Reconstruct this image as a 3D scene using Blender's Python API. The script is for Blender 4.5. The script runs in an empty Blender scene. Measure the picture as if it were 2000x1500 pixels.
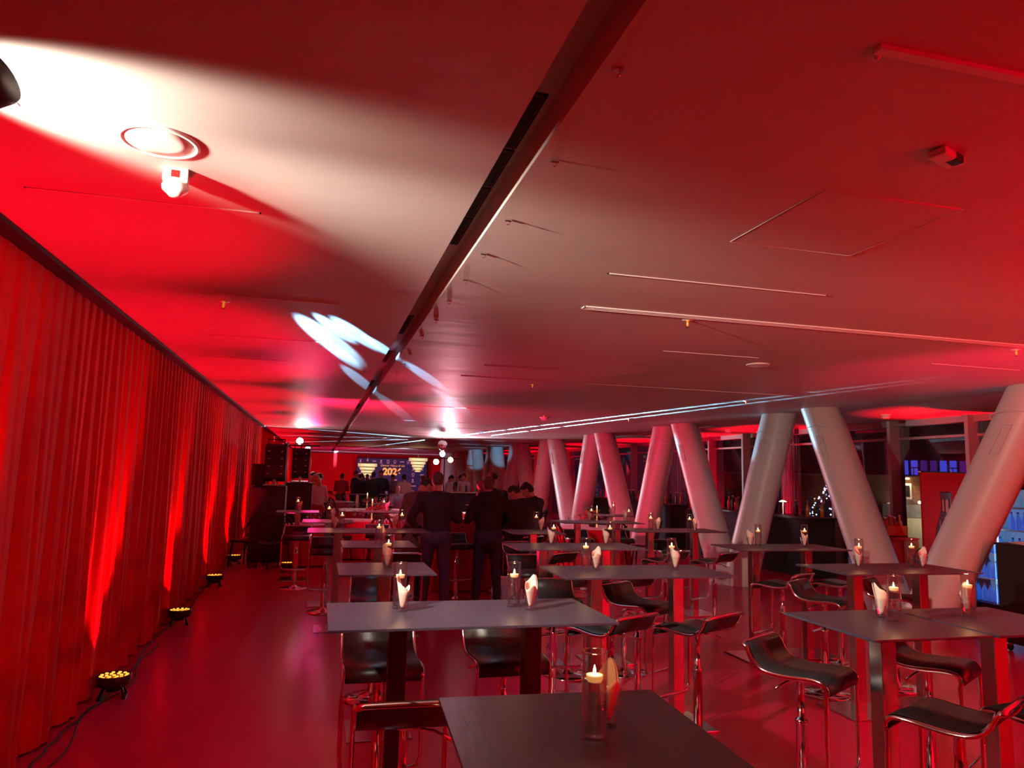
import bpy, bmesh, math, random
from mathutils import Vector, Matrix, Euler
random.seed(7)
sc = bpy.context.scene
COL = sc.collection
PI = math.pi

# ------------------------------------------------------------------ camera
CAM_H = 1.75
YAW, PITCH, ROLL, FPX = 0.25662, 0.126189, 0.0249617, 1400.0
cy_, sy_, cp_, sp_ = math.cos(YAW), math.sin(YAW), math.cos(PITCH), math.sin(PITCH)
FW = Vector((sy_*cp_, cy_*cp_, sp_)); RT0 = Vector((cy_, -sy_, 0)); UP0 = RT0.cross(FW)
RT = RT0*math.cos(ROLL) + UP0*math.sin(ROLL); UP = -RT0*math.sin(ROLL) + UP0*math.cos(ROLL)
cam = bpy.data.cameras.new('camera'); camo = bpy.data.objects.new('camera', cam); COL.objects.link(camo)
m = Matrix((RT, UP, -FW)).transposed().to_4x4(); m.translation = Vector((0, 0, CAM_H)); camo.matrix_world = m
cam.sensor_width = 36; cam.lens = 36*FPX/2000; cam.clip_start = 0.05; cam.clip_end = 300
sc.camera = camo

# measuring helpers: a point read in the photograph, brought onto a plane of the room
def _ray(px, py): return FW*FPX + RT*(px-1000) - UP*(py-750)
def PZ(px, py, z):
    d = _ray(px, py); t = (z-CAM_H)/d.z; return Vector((d.x*t, d.y*t, z))
def PY(px, py, y):
    d = _ray(px, py); t = y/d.y; return Vector((d.x*t, y, CAM_H+d.z*t))
def PX(px, py, x):
    d = _ray(px, py); t = x/d.x; return Vector((x, d.y*t, CAM_H+d.z*t))

# ------------------------------------------------------------------ world, exposure
w = bpy.data.worlds.new('night'); sc.world = w; w.use_nodes = True
w.node_tree.nodes['Background'].inputs[0].default_value = (0.012, 0.012, 0.03, 1)
w.node_tree.nodes['Background'].inputs[1].default_value = 0.35
vs = sc.view_settings; vs.view_transform = 'Standard'; vs.look = 'None'; vs.gamma = 1; vs.use_curve_mapping = False
vs.exposure = 0.45
sc.cycles.use_denoising = True
sc.cycles.sample_clamp_indirect = 4.0
sc.cycles.max_bounces = 14; sc.cycles.diffuse_bounces = 3; sc.cycles.glossy_bounces = 4
sc.cycles.transmission_bounces = 14; sc.cycles.transparent_max_bounces = 12
sc.cycles.caustics_reflective = False; sc.cycles.caustics_refractive = False

CEIL = 2.9
RED = (1.0, 0.0, 0.016); WHITE = (1.0, 0.86, 0.70); BLUE = (0.25, 0.62, 1.0); MAG = (1.0, 0.02, 0.22)

def lamp(name, kind, loc, power, color, target=None, angle=60, blend=0.5, radius=0.05, size=0.3, nodes=None):
    l = bpy.data.lights.new(name, kind); l.energy = power; l.color = color
    if kind == 'SPOT':
        l.spot_size = math.radians(angle); l.spot_blend = blend; l.shadow_soft_size = radius
    elif kind == 'POINT': l.shadow_soft_size = radius
    elif kind == 'AREA': l.size = size
    o = bpy.data.objects.new(name, l); COL.objects.link(o); o.location = loc
    if target is not None:
        d = Vector(target)-Vector(loc); o.rotation_euler = d.to_track_quat('-Z', 'Y').to_euler()
    if nodes: nodes(l, o)
    return o

def gobo(beams):
    """A moving-head gobo: beams = [(direction, half-width deg across, half-width deg along or None, axis)] as holes in the plate."""
    def f(l, o):
        l.use_nodes = True; nt = l.node_tree; n = nt.nodes; k = nt.links
        em = n['Emission']; geo = n.new('ShaderNodeNewGeometry')
        total = None
        for d, wa, col in beams:
            dv = Vector(d).normalized()
            vm = n.new('ShaderNodeVectorMath'); vm.operation = 'DOT_PRODUCT'
            k.new(geo.outputs['Incoming'], vm.inputs[0]); vm.inputs[1].default_value = dv
            ab = n.new('ShaderNodeMath'); ab.operation = 'ABSOLUTE'; k.new(vm.outputs['Value'], ab.inputs[0])
            mr = n.new('ShaderNodeMapRange'); mr.interpolation_type = 'SMOOTHSTEP'
            mr.inputs['From Min'].default_value = math.cos(math.radians(wa*1.15)); mr.inputs['From Max'].default_value = math.cos(math.radians(wa*0.8))
            mr.inputs['To Min'].default_value = 0; mr.inputs['To Max'].default_value = col
            k.new(ab.outputs[0], mr.inputs['Value'])
            if total is None: total = mr.outputs[0]
            else:
                ad = n.new('ShaderNodeMath'); ad.operation = 'ADD'; k.new(total, ad.inputs[0]); k.new(mr.outputs[0], ad.inputs[1]); total = ad.outputs[0]
        k.new(total, em.inputs['Strength'])
    return f

def slit(beams):
    """Slit plate: each beam = (normal of the thin fan, half thickness deg, strength)."""
    def f(l, o):
        l.use_nodes = True; nt = l.node_tree; n = nt.nodes; k = nt.links
        em = n['Emission']; geo = n.new('ShaderNodeNewGeometry'); total = None
        for nv, wa, col in beams:
            vm = n.new('ShaderNodeVectorMath'); vm.operation = 'DOT_PRODUCT'
            k.new(geo.outputs['Incoming'], vm.inputs[0]); vm.inputs[1].default_value = Vector(nv).normalized()
            ab = n.new('ShaderNodeMath'); ab.operation = 'ABSOLUTE'; k.new(vm.outputs['Value'], ab.inputs[0])
            mr = n.new('ShaderNodeMapRange'); mr.interpolation_type = 'SMOOTHSTEP'
            mr.inputs['From Min'].default_value = math.sin(math.radians(wa)); mr.inputs['From Max'].default_value = math.sin(math.radians(wa))*0.3
            mr.inputs['To Min'].default_value = 0; mr.inputs['To Max'].default_value = col
            k.new(ab.outputs[0], mr.inputs['Value'])
            if total is None: total = mr.outputs[0]
            else:
                ad = n.new('ShaderNodeMath'); ad.operation = 'ADD'; k.new(total, ad.inputs[0]); k.new(mr.outputs[0], ad.inputs[1]); total = ad.outputs[0]
        k.new(total, em.inputs['Strength'])
    return f

UPLIGHT_Y = [3.6, 6.28, 8.95, 11.71, 14.3, 17.0, 19.7, 22.4, 25.1, 27.8, 30.5, 33.2, 36, 39]
# red battens of light along the curtain
for i, y in enumerate(UPLIGHT_Y):
    lamp('uplight_beam', 'SPOT', (-1.44, y, 0.175), 300, RED, (-1.50, y, 2.9), 62, 0.6, 0.05)
# the same uplights behind the camera and along the window side
for x, y, e in ((6.4, -2.4, 5200), (8.6, -1.2, 2600)):
    lamp('uplight_beam', 'SPOT', (x, y, 0.2), e, RED, (x, y+0.9, 2.9), 120, 0.8, 0.1)
lamp('red_wash', 'SPOT', (7.0, -2.7, 1.8), 500, RED, (4.6, 6, 0.2), 120, 0.7, 0.2)
WIN_UP = (9.05, 13.85, 17.05, 20.35, 24.2, 28.7, 33.3, 38.2)
for y in WIN_UP:
    lamp('uplight_beam', 'SPOT', (9.85, y, 0.2), 520, RED, (9.75, y, 2.9), 65, 0.6, 0.08)
lamp('uplight_beam', 'SPOT', (5.9, 3.0, 0.2), 420, (1.0, 0.008, 0.07), (6.2, 5.6, 2.9), 46, 0.9, 0.1)  # added out-of-view uplight, reddens the ceiling towards the right edge
# moving heads on the near left stand: open white beam, spill on the ceiling, and the ring of dots
S1 = Vector((-1.25, 2.25, 2.66))
def dirv(az, el): az, el = math.radians(az), math.radians(el); return Vector((math.cos(az)*math.cos(el), math.sin(az)*math.cos(el), math.sin(el)))
lamp('moving_head_beam', 'SPOT', S1, 580, WHITE, S1+dirv(31, -15), 62, 0.7, 0.05)
lamp('moving_head_spill', 'SPOT', S1, 125, WHITE, S1+dirv(25, 30), 70, 0.5, 0.05)
PET = [((612,626),(668,700)),((618,614),(691,670)),((664,623),(727,682)),((722,658),(768,700)),((790,706),(871,763)),((847,763),(922,808)),
       ((623,662),(704,716)),((668,713),(735,770)),((742,769),(805,829))]
S2 = Vector((-0.98, 2.35, 2.45))
bm_ = []
for a, b in PET:
    A = PZ(a[0], a[1], CEIL)-S2; B = PZ(b[0], b[1], CEIL)-S2
    half = math.degrees(A.angle(B))/2*0.97
    bm_.append((A.normalized()+B.normalized(), half, 1.0))
for (px, py), yy in (((918, 885), 27.5), ((963, 878), 23.5)):
    bm_.append((PY(px, py, yy)-S2, 1.1, 0.6))
lamp('gobo_beam', 'SPOT', S2, 24000, (0.22, 0.62, 1.0), S2+Vector((1.4, 8, 0.5)), 50, 0.1, 0.012, nodes=gobo(bm_))
# lights on the two far stands: whites, red, magenta, and the thin streaks along the ceiling; floor pink and side red are added fills
STAND1 = PY(588, 886, 21.0); STAND2 = PY(868, 900, 24.0)
ADDED_PINK = Vector((-0.45, 13.1, 0.32))
L1 = Vector((STAND1.x, STAND1.y-0.15, 2.5)); L2 = Vector((STAND2.x, STAND2.y-0.15, 2.3))
lamp('stage_white', 'SPOT', L1, 40, (1, 0.9, 0.82), (1.5, 10, 0.3), 80, 0.6, 0.12)
lamp('stage_magenta', 'SPOT', L1+Vector((0.3, 0, -0.3)), 110, (1.0, 0.02, 0.22), (0.5, 4, 2.2), 80, 0.9, 0.12)
lamp('stage_red', 'SPOT', L2, 600, (1.0, 0.01, 0.05), (1.6, 4, 2.2), 80, 0.9, 0.12)
lamp('added_pink_fill', 'SPOT', ADDED_PINK, 600, (1.0, 0.008, 0.10), (1.2, 8.4, 2.9), 46, 1.0, 0.08)  # made-up spot on the floor, added to redden the middle of the ceiling
lamp('added_side_red', 'SPOT', (-1.1, 11.5, 2.3), 1500, (1.0, 0.01, 0.08), (7.3, 17, 1.6), 75, 0.8, 0.12)  # added spot by the left curtain without a fixture, reddens the columns
lamp('stage_white', 'SPOT', L2+Vector((-0.2, 0, 0.1)), 150, (0.85, 0.88, 1.0), (2.4, 10, 0.2), 80, 0.6, 0.12)
lamp('stage_rim', 'SPOT', L2+Vector((0, -0.3, 0)), 500, (0.9, 0.85, 1.0), (7.3, 10, 1.6), 100, 0.8, 0.1)
lamp('banner_light', 'SPOT', (3.8, 34, 2.6), 420, (0.75, 0.75, 1.0), (4.1, 43.4, 1.4), 70, 0.8, 0.2)
lamp('curtain_light', 'SPOT', (1.5, 34, 0.4), 900, (1, 0.04, 0.22), (1.5, 44, 1.6), 90, 0.8, 0.2)
for (ox, oy), (px, py), e, sz in (((3.62, 24.3), (1820, 738), 2.0e6, 2.6), ((4.52, 24.0), (1780, 749), 1.6e6, 2.6), ((3.55, 24.3), (640, 862), 1.5e5, 10), ((3.60, 24.3), (690, 845), 1.1e5, 10), ((3.65, 24.3), (760, 868), 1.5e5, 12), ((3.5, 24.2), (600, 852), 0.6e5, 10)):
    a = Vector((ox, oy, 2.73)); b = PZ(px, py, CEIL); d = b-a
    lamp('streak_beam', 'SPOT', a, e, (0.30, 0.72, 1.0), b+Vector((0, 0, d.length*math.tan(math.radians(1.27 if sz < 5 else 2)))), sz, 0.5, 0.006, nodes=slit([((d.y, -d.x, 0), 0.36, 1.0)]))
lamp('blue_column_beam', 'SPOT', (4.4, 24, 2.6), 5000, (0.25, 0.7, 1.0), (7.45, 10.1, 2.55), 4.5, 0.6, 0.02)

# ------------------------------------------------------------------ materials
def mat(name, col, rough=0.5, metal=0.0, spec=0.5, var=0.08, scale=20, bump=0.0, bscale=60, emit=None, estr=0, coat=0, stretch=(1,1,1), var_rough=0.0):
    m = bpy.data.materials.new(name); m.use_nodes = True; nt = m.node_tree; n = nt.nodes; k = nt.links
    b = n['Principled BSDF']; b.inputs['Roughness'].default_value = rough; b.inputs['Metallic'].default_value = metal
    b.inputs['Specular IOR Level'].default_value = spec; b.inputs['Coat Weight'].default_value = coat
    tc = n.new('ShaderNodeTexCoord'); mp = n.new('ShaderNodeMapping'); mp.inputs['Scale'].default_value = stretch
    k.new(tc.outputs['Object'], mp.inputs['Vector'])
    nz = n.new('ShaderNodeTexNoise'); nz.inputs['Scale'].default_value = scale; nz.inputs['Detail'].default_value = 4
    k.new(mp.outputs[0], nz.inputs['Vector'])
    mx = n.new('ShaderNodeMix'); mx.data_type = 'RGBA'
    c0 = [max(0, c*(1-var)) for c in col[:3]]+[1]; c1 = [min(1, c*(1+var)) for c in col[:3]]+[1]
    mx.inputs[6].default_value = c0; mx.inputs[7].default_value = c1
    k.new(nz.outputs['Fac'], mx.inputs[0]); k.new(mx.outputs[2], b.inputs['Base Color'])
    if var_rough:
        mr = n.new('ShaderNodeMapRange'); mr.inputs['To Min'].default_value = max(0.02, rough-var_rough); mr.inputs['To Max'].default_value = rough+var_rough
        k.new(nz.outputs['Fac'], mr.inputs['Value']); k.new(mr.outputs[0], b.inputs['Roughness'])
    if bump:
        n2 = n.new('ShaderNodeTexNoise'); n2.inputs['Scale'].default_value = bscale; n2.inputs['Detail'].default_value = 5
        k.new(mp.outputs[0], n2.inputs['Vector'])
        bp = n.new('ShaderNodeBump'); bp.inputs['Strength'].default_value = bump; bp.inputs['Distance'].default_value = 0.01
        k.new(n2.outputs['Fac'], bp.inputs['Height']); k.new(bp.outputs[0], b.inputs['Normal'])
    if emit:
        b.inputs['Emission Color'].default_value = (*emit, 1); b.inputs['Emission Strength'].default_value = estr
    return m
def glassmat(name, col=(1, 1, 1), rough=0.0, ior=1.45):
    m = bpy.data.materials.new(name); m.use_nodes = True; b = m.node_tree.nodes['Principled BSDF']
    b.inputs['Base Color'].default_value = (*col, 1); b.inputs['Roughness'].default_value = rough
    b.inputs['Transmission Weight'].default_value = 1; b.inputs['IOR'].default_value = ior
    return m
def thinglass(name, tint=(0.8, 0.8, 0.85), base=0.05, pwr=4.0):
    m = bpy.data.materials.new(name); m.use_nodes = True; nt = m.node_tree; n = nt.nodes; k = nt.links
    n.remove(n['Principled BSDF']); out = n['Material Output']
    tr = n.new('ShaderNodeBsdfTransparent'); tr.inputs[0].default_value = (*tint, 1)
    gl = n.new('ShaderNodeBsdfGlossy'); gl.inputs['Roughness'].default_value = 0.02
    fr = n.new('ShaderNodeLayerWeight'); fr.inputs[0].default_value = 0.5
    pw = n.new('ShaderNodeMath'); pw.operation = 'POWER'; pw.inputs[1].default_value = pwr
    ml = n.new('ShaderNodeMath'); ml.operation = 'MULTIPLY_ADD'; ml.inputs[1].default_value = 0.7; ml.inputs[2].default_value = base
    mx = n.new('ShaderNodeMixShader'); k.new(fr.outputs['Facing'], pw.inputs[0]); k.new(pw.outputs[0], ml.inputs[0]); k.new(ml.outputs[0], mx.inputs[0])
    k.new(tr.outputs[0], mx.inputs[1]); k.new(gl.outputs[0], mx.inputs[2]); k.new(mx.outputs[0], out.inputs[0])
    return m
def brickmat(name, c1, c2, mortar, scale=4, rough=0.8):
    m = bpy.data.materials.new(name); m.use_nodes = True; nt = m.node_tree; n = nt.nodes; k = nt.links
    b = n['Principled BSDF']; b.inputs['Roughness'].default_value = rough
    tc = n.new('ShaderNodeTexCoord'); br = n.new('ShaderNodeTexBrick'); br.inputs['Scale'].default_value = scale
    mp = n.new('ShaderNodeMapping'); mp.inputs['Rotation'].default_value = (PI/2, 0, 0)
    k.new(tc.outputs['Object'], mp.inputs[0]); k.new(mp.outputs[0], br.inputs['Vector'])
    br.inputs['Color1'].default_value = (*c1, 1); br.inputs['Color2'].default_value = (*c2, 1); br.inputs['Mortar'].default_value = (*mortar, 1)
    k.new(br.outputs['Color'], b.inputs['Base Color']); return m

M = {}
M['ceiling'] = None
M['curtain'] = mat('red_drape', (0.60, 0.006, 0.012), 0.8, spec=0.08, var=0.12, scale=6, bump=0.15, bscale=300)
M['floor'] = mat('red_vinyl_floor', (0.55, 0.007, 0.055), 0.26, spec=0.4, var=0.05, scale=1.5, bump=0.02, bscale=6, var_rough=0.02)
M['wall'] = mat('dark_wall_paint', (0.10, 0.04, 0.05), 0.7)
M['column'] = mat('column_paint', (0.62, 0.54, 0.52), 0.42, var=0.04, scale=2, bump=0.06, bscale=8)
M['top'] = mat('slate_tabletop', (0.055, 0.053, 0.085), 0.36, spec=0.4, var=0.35, scale=14, bump=0.12, bscale=50, stretch=(1, 0.25, 1), var_rough=0.08)
M['steel'] = mat('brushed_steel', (0.55, 0.53, 0.52), 0.24, 1.0, var=0.06, scale=60, stretch=(1, 1, 0.03), var_rough=0.05)
M['chrome'] = mat('chrome', (0.86, 0.84, 0.84), 0.07, 1.0, var=0.02, scale=30)
M['leather'] = mat('black_leather', (0.02, 0.02, 0.024), 0.33, spec=0.5, var=0.2, scale=40, bump=0.1, bscale=220)
M['black'] = mat('black_plastic', (0.012, 0.012, 0.014), 0.42, var=0.2)
M['matblack'] = mat('matt_black', (0.01, 0.009, 0.011), 0.8, var=0.2)
M['white'] = mat('white_plastic', (0.8, 0.78, 0.74), 0.4, var=0.03)
M['paper'] = mat('paper_napkin', (0.88, 0.68, 0.58), 0.8, var=0.04, scale=50, bump=0.15, bscale=90)
M['wax'] = mat('candle_wax', (0.9, 0.75, 0.5), 0.4, var=0.03, emit=(1, 0.45, 0.12), estr=0.5)
M['flame'] = mat('candle_flame', (1, 0.7, 0.3), 0.5, emit=(1, 0.62, 0.2), estr=40)
M['glass'] = thinglass('clear_glass', (0.985, 0.975, 0.975), 0.05, 2.5)
M['solidglass'] = glassmat('thick_clear_glass', (0.98, 0.95, 0.95))
M['water'] = thinglass('water', (0.97, 0.90, 0.92), 0.07, 2.2)
M['watersolid'] = glassmat('clear_water', (1.0, 0.96, 0.96), 0, 1.33)
M['glassrim'] = thinglass('polished_glass_rim', (0.9, 0.85, 0.85), 0.35, 2.0)
M['pane'] = thinglass('window_pane', (0.75, 0.72, 0.78), 0.10)
M['frame'] = mat('window_frame_grey', (0.34, 0.32, 0.33), 0.45, 0.3, var=0.1)

def ceilmat():
    m = bpy.data.materials.new('ceiling_plaster'); m.use_nodes = True; nt = m.node_tree; n = nt.nodes; k = nt.links
    b = n['Principled BSDF']; b.inputs['Roughness'].default_value = 0.5; b.inputs['Specular IOR Level'].default_value = 0.3
    tc = n.new('ShaderNodeTexCoord'); mp = n.new('ShaderNodeMapping'); mp.inputs['Scale'].default_value = (0.35, 1.1, 1)
    k.new(tc.outputs['Object'], mp.inputs[0])
    nz = n.new('ShaderNodeTexNoise'); nz.inputs['Scale'].default_value = 1.5; nz.inputs['Detail'].default_value = 3
    k.new(mp.outputs[0], nz.inputs['Vector'])
    mx = n.new('ShaderNodeMix'); mx.data_type = 'RGBA'; mx.inputs[6].default_value = (0.55, 0.49, 0.47, 1); mx.inputs[7].default_value = (0.66, 0.59, 0.56, 1)
    k.new(nz.outputs['Fac'], mx.inputs[0]); k.new(mx.outputs[2], b.inputs['Base Color'])
    # long shallow waves across the room and fine trowel marks
    b1 = n.new('ShaderNodeBump'); b1.inputs['Strength'].default_value = 0.55; b1.inputs['Distance'].default_value = 0.012
    k.new(nz.outputs['Fac'], b1.inputs['Height'])
    vz = n.new('ShaderNodeTexNoise'); vz.inputs['Scale'].default_value = 9; vz.inputs['Detail'].default_value = 6; vz.inputs['Distortion'].default_value = 1.2
    k.new(tc.outputs['Object'], vz.inputs['Vector'])
    b2 = n.new('ShaderNodeBump'); b2.inputs['Strength'].default_value = 0.10; b2.inputs['Distance'].default_value = 0.006
    k.new(vz.outputs['Fac'], b2.inputs['Height']); k.new(b1.outputs[0], b2.inputs['Normal']); k.new(b2.outputs[0], b.inputs['Normal'])
    return m
M['ceiling'] = ceilmat()

# ------------------------------------------------------------------ mesh helpers
class MB:
    def __init__(s): s.v = []; s.f = []; s.sm = []
    def add(s, vs_, fs, smooth=False, mtx=None):
        o = len(s.v)
        for p in vs_:
            p = Vector(p)
            if mtx is not None: p = mtx @ p
            s.v.append(tuple(p))
        for f in fs: s.f.append([i+o for i in f]); s.sm.append(smooth)
        return s
    def box(s, a, b, mtx=None):
        x0, y0, z0 = a; x1, y1, z1 = b
        return s.add([(x0,y0,z0),(x1,y0,z0),(x1,y1,z0),(x0,y1,z0),(x0,y0,z1),(x1,y0,z1),(x1,y1,z1),(x0,y1,z1)],
              [(0,3,2,1),(4,5,6,7),(0,1,5,4),(1,2,6,5),(2,3,7,6),(3,0,4,7)], mtx=mtx)
    def bbox(s, a, b, c=0.004, mtx=None):
        """box with chamfered edges (all twelve)"""
        x0, y0, z0 = a; x1, y1, z1 = b; vs_ = []; 
        bm = bmesh.new(); bmesh.ops.create_cube(bm, size=1)
        for v in bm.verts: v.co = Vector(((x0+x1)/2+v.co.x*(x1-x0), (y0+y1)/2+v.co.y*(y1-y0), (z0+z1)/2+v.co.z*(z1-z0)))
        bmesh.ops.bevel(bm, geom=bm.edges[:], offset=c, segments=2, profile=0.6, affect='EDGES')
        bm.verts.index_update()
        s.add([v.co.copy() for v in bm.verts], [[v.index for v in f.verts] for f in bm.faces], False, mtx); bm.free(); return s
    def lathe(s, prof, n=24, mtx=None, smooth=True, cap=True, at=(0, 0, 0)):
        vs_ = []; fs = []; K = len(prof)
        for r, z in prof:
            for i in range(n):
                a = 2*PI*i/n; vs_.append((at[0]+r*math.cos(a), at[1]+r*math.sin(a), at[2]+z))
        for j in range(K-1):
            for i in range(n):
                i2 = (i+1) % n; fs.append((j*n+i, j*n+i2, (j+1)*n+i2, (j+1)*n+i))
        s.add(vs_, fs, smooth, mtx)
        if cap:
            for j in (0, K-1):
                if prof[j][0] > 1e-5: s.add(vs_[j*n:(j+1)*n], [list(range(n))[::(-1 if j == 0 else 1)]], False, mtx)
        return s
    def tube(s, pts, r, n=10, mtx=None, smooth=True, cap=True, closed=False, flat=None):
        pts = [Vector(p) for p in pts]; K = len(pts); vs_ = []; fs = []; prev = None
        for i, p in enumerate(pts):
            if closed: t = pts[(i+1) % K]-pts[i-1]
            else: t = (pts[min(i+1, K-1)]-pts[max(i-1, 0)])
            t = t.normalized() if t.length > 1e-9 else Vector((0, 0, 1))
            if prev is None:
                u = t.orthogonal().normalized()
                if flat is not None:
                    u = (Vector(flat[0])-t*t.dot(Vector(flat[0]))).normalized()
            else: u = (prev-t*t.dot(prev)).normalized()
            prev = u; v_ = t.cross(u); rr = r[i] if isinstance(r, (list, tuple)) else r
            for j in range(n):
                a = 2*PI*j/n
                if flat is not None:
                    ca, sa = math.cos(a), math.sin(a); q = 0.35
                    ca = math.copysign(abs(ca)**q, ca); sa = math.copysign(abs(sa)**q, sa)
                    vs_.append(p+u*(ca*flat[1])+v_*(sa*flat[2]))
                else: vs_.append(p+u*(rr*math.cos(a))+v_*(rr*math.sin(a)))
        for i in range(K-1 if not closed else K):
            i2 = (i+1) % K
            for j in range(n):
                j2 = (j+1) % n; fs.append((i*n+j, i*n+j2, i2*n+j2, i2*n+j))
        s.add(vs_, fs, smooth, mtx)
        if cap and not closed:
            s.add(vs_[:n], [list(range(n))[::-1]], False, mtx); s.add(vs_[-n:], [list(range(n))], False, mtx)
        return s
    def sphere(s, c, r, n=12, k=8, mtx=None, sc_=(1, 1, 1)):
        vs_ = []; fs = []
        for j in range(k+1):
            ph = PI*j/k
            for i in range(n):
                a = 2*PI*i/n; vs_.append((c[0]+r*sc_[0]*math.sin(ph)*math.cos(a), c[1]+r*sc_[1]*math.sin(ph)*math.sin(a), c[2]+r*sc_[2]*math.cos(ph)))
        for j in range(k):
            for i in range(n):
                i2 = (i+1) % n; fs.append((j*n+i, (j+1)*n+i, (j+1)*n+i2, j*n+i2))
        return s.add(vs_, fs, True, mtx)
    def sheet(s, prof, x0, x1, th, mtx=None):
        """profile in (y,z), extruded in x, with thickness"""
        K = len(prof); P = [Vector((0, p[0], p[1])) for p in prof]; N = []
        for i in range(K):
            t = (P[min(i+1, K-1)]-P[max(i-1, 0)]).normalized(); N.append(Vector((0, -t.z, t.y)))
        ring = [p+nn*th/2 for p, nn in zip(P, N)]+[p-nn*th/2 for p, nn in reversed(list(zip(P, N)))]
        L = len(ring); vs_ = [(x0, q.y, q.z) for q in ring]+[(x1, q.y, q.z) for q in ring]
        fs = [(i, (i+1) % L, L+(i+1) % L, L+i) for i in range(L)]
        s.add(vs_, fs, True, mtx)
        ends = []
        for i in range(K-1): ends.append((i+1, i, L-1-i, L-2-i)); ends.append((L+i, L+i+1, L+L-2-i, L+L-1-i))
        return s.add(vs_, ends, False, mtx)
    def mesh(s, name, mt):
        me = bpy.data.meshes.new(name); me.from_pydata(s.v, [], s.f); me.validate(clean_customdata=False)
        for p, q in zip(me.polygons, s.sm): p.use_smooth = q
        if mt is not None: me.materials.append(mt)
        me.update(); return me
    def build(s, name, mt, parent=None, loc=None, rz=None):
        me = s.mesh(name, mt); bm = bmesh.new(); bm.from_mesh(me); bmesh.ops.remove_doubles(bm, verts=bm.verts, dist=1e-6)
        bmesh.ops.recalc_face_normals(bm, faces=bm.faces); bm.to_mesh(me); bm.free()
        o = bpy.data.objects.new(name, me); COL.objects.link(o)
        if parent is not None: o.parent = parent
        if loc is not None: o.location = loc
        if rz is not None: o.rotation_euler = (0, 0, rz)
        return o

def tag(o, label=None, cat=None, group=None, kind=None):
    if label: o['label'] = label
    if cat: o['category'] = cat
    if group: o['group'] = group
    if kind: o['kind'] = kind
    return o
def struct(o): o['kind'] = 'structure'; return o
def empty(name, loc=(0, 0, 0), rz=0):
    o = bpy.data.objects.new(name, None); COL.objects.link(o); o.location = loc; o.rotation_euler = (0, 0, rz); o.empty_display_size = 0.1
    return o
def kids(o): return [c for c in bpy.data.objects if c.parent == o]
_kc = {}
def copy_tree(o, loc=None, rz=None, label=None, group=None, parent=None):
    c = o.copy(); COL.objects.link(c)
    if parent is not None: c.parent = parent
    if loc is not None: c.location = loc
    if rz is not None: c.rotation_euler = (0, 0, rz)
    if label: c['label'] = label
    if group: c['group'] = group
    if o.name not in _kc: _kc[o.name] = kids(o)
    for ch in _kc[o.name]: copy_tree(ch, parent=c)
    return c
def rzm(a): return Matrix.Rotation(a, 4, 'Z')
def T(x, y, z): return Matrix.Translation((x, y, z))

# ------------------------------------------------------------------ the room
XL, XR, YF, YB = -1.85, 10.25, -4.0, 44.3
BX0, BX1, BD = 0.565, 0.70, 0.13
struct(MB().box((XL, YF, -0.1), (16, YB+0.2, 0)).build('floor', M['floor']))
c = MB()
c.box((XL, YF, CEIL), (BX0, YB, CEIL+0.35)); c.box((BX1, YF, CEIL), (8.08, YB, CEIL+0.35)); c.box((8.11, YF, CEIL), (XR+0.1, YB, CEIL+0.35)); c.box((8.08, YF, CEIL+0.02), (8.11, YB, CEIL+0.35))
c.box((BX0, YF, CEIL+BD), (BX1, YB, CEIL+0.35))
struct(c.build('ceiling', M['ceiling']))
struct(MB().box((XL-0.15, YF, 0), (XL, YB, CEIL+0.35)).build('wall_left', M['wall']))
struct(MB().box((XL, YB, 0), (XR+0.1, YB+0.15, CEIL+0.35)).build('wall_back', M['wall']))
struct(MB().box((XL, YF-0.15, 0), (XR+0.1, YF, CEIL+0.35)).build('wall_front', M['matblack']))
# window wall: deep mullions, a head, a sill and the panes
mull = [-3.2, -1.2, 0.8, 2.8, 4.5, 6.1, 7.7, 9.3, 10.95, 12.5, 14.1, 15.7, 17.3, 18.9, 20.6, 22.3, 24.5, 26.7, 29, 31.3, 33.6, 36, 38.5, 41, 43.8]
wf = empty('window_1', (XR, 0, 0)); struct(wf)
f = MB()
for y in mull: f.box((-0.22, y-0.035, 0), (0.08, y+0.035, CEIL))
struct(f.build('window_frame', M['frame'], wf))
struct(MB().box((-0.12, YF, 0), (0.08, YB, 0.09)).box((-0.1, YF, CEIL-0.10), (0.08, YB, CEIL)).box((-0.05, YF, CEIL-0.34), (0.05, YB, CEIL-0.30)).build('window_sill', M['frame'], wf))
g = MB()
for a, b in zip(mull[:-1], mull[1:]): g.box((-0.006, a+0.035, 0.09), (0.006, b-0.035, CEIL-0.1))
struct(g.build('window_glass', M['pane'], wf))

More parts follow.
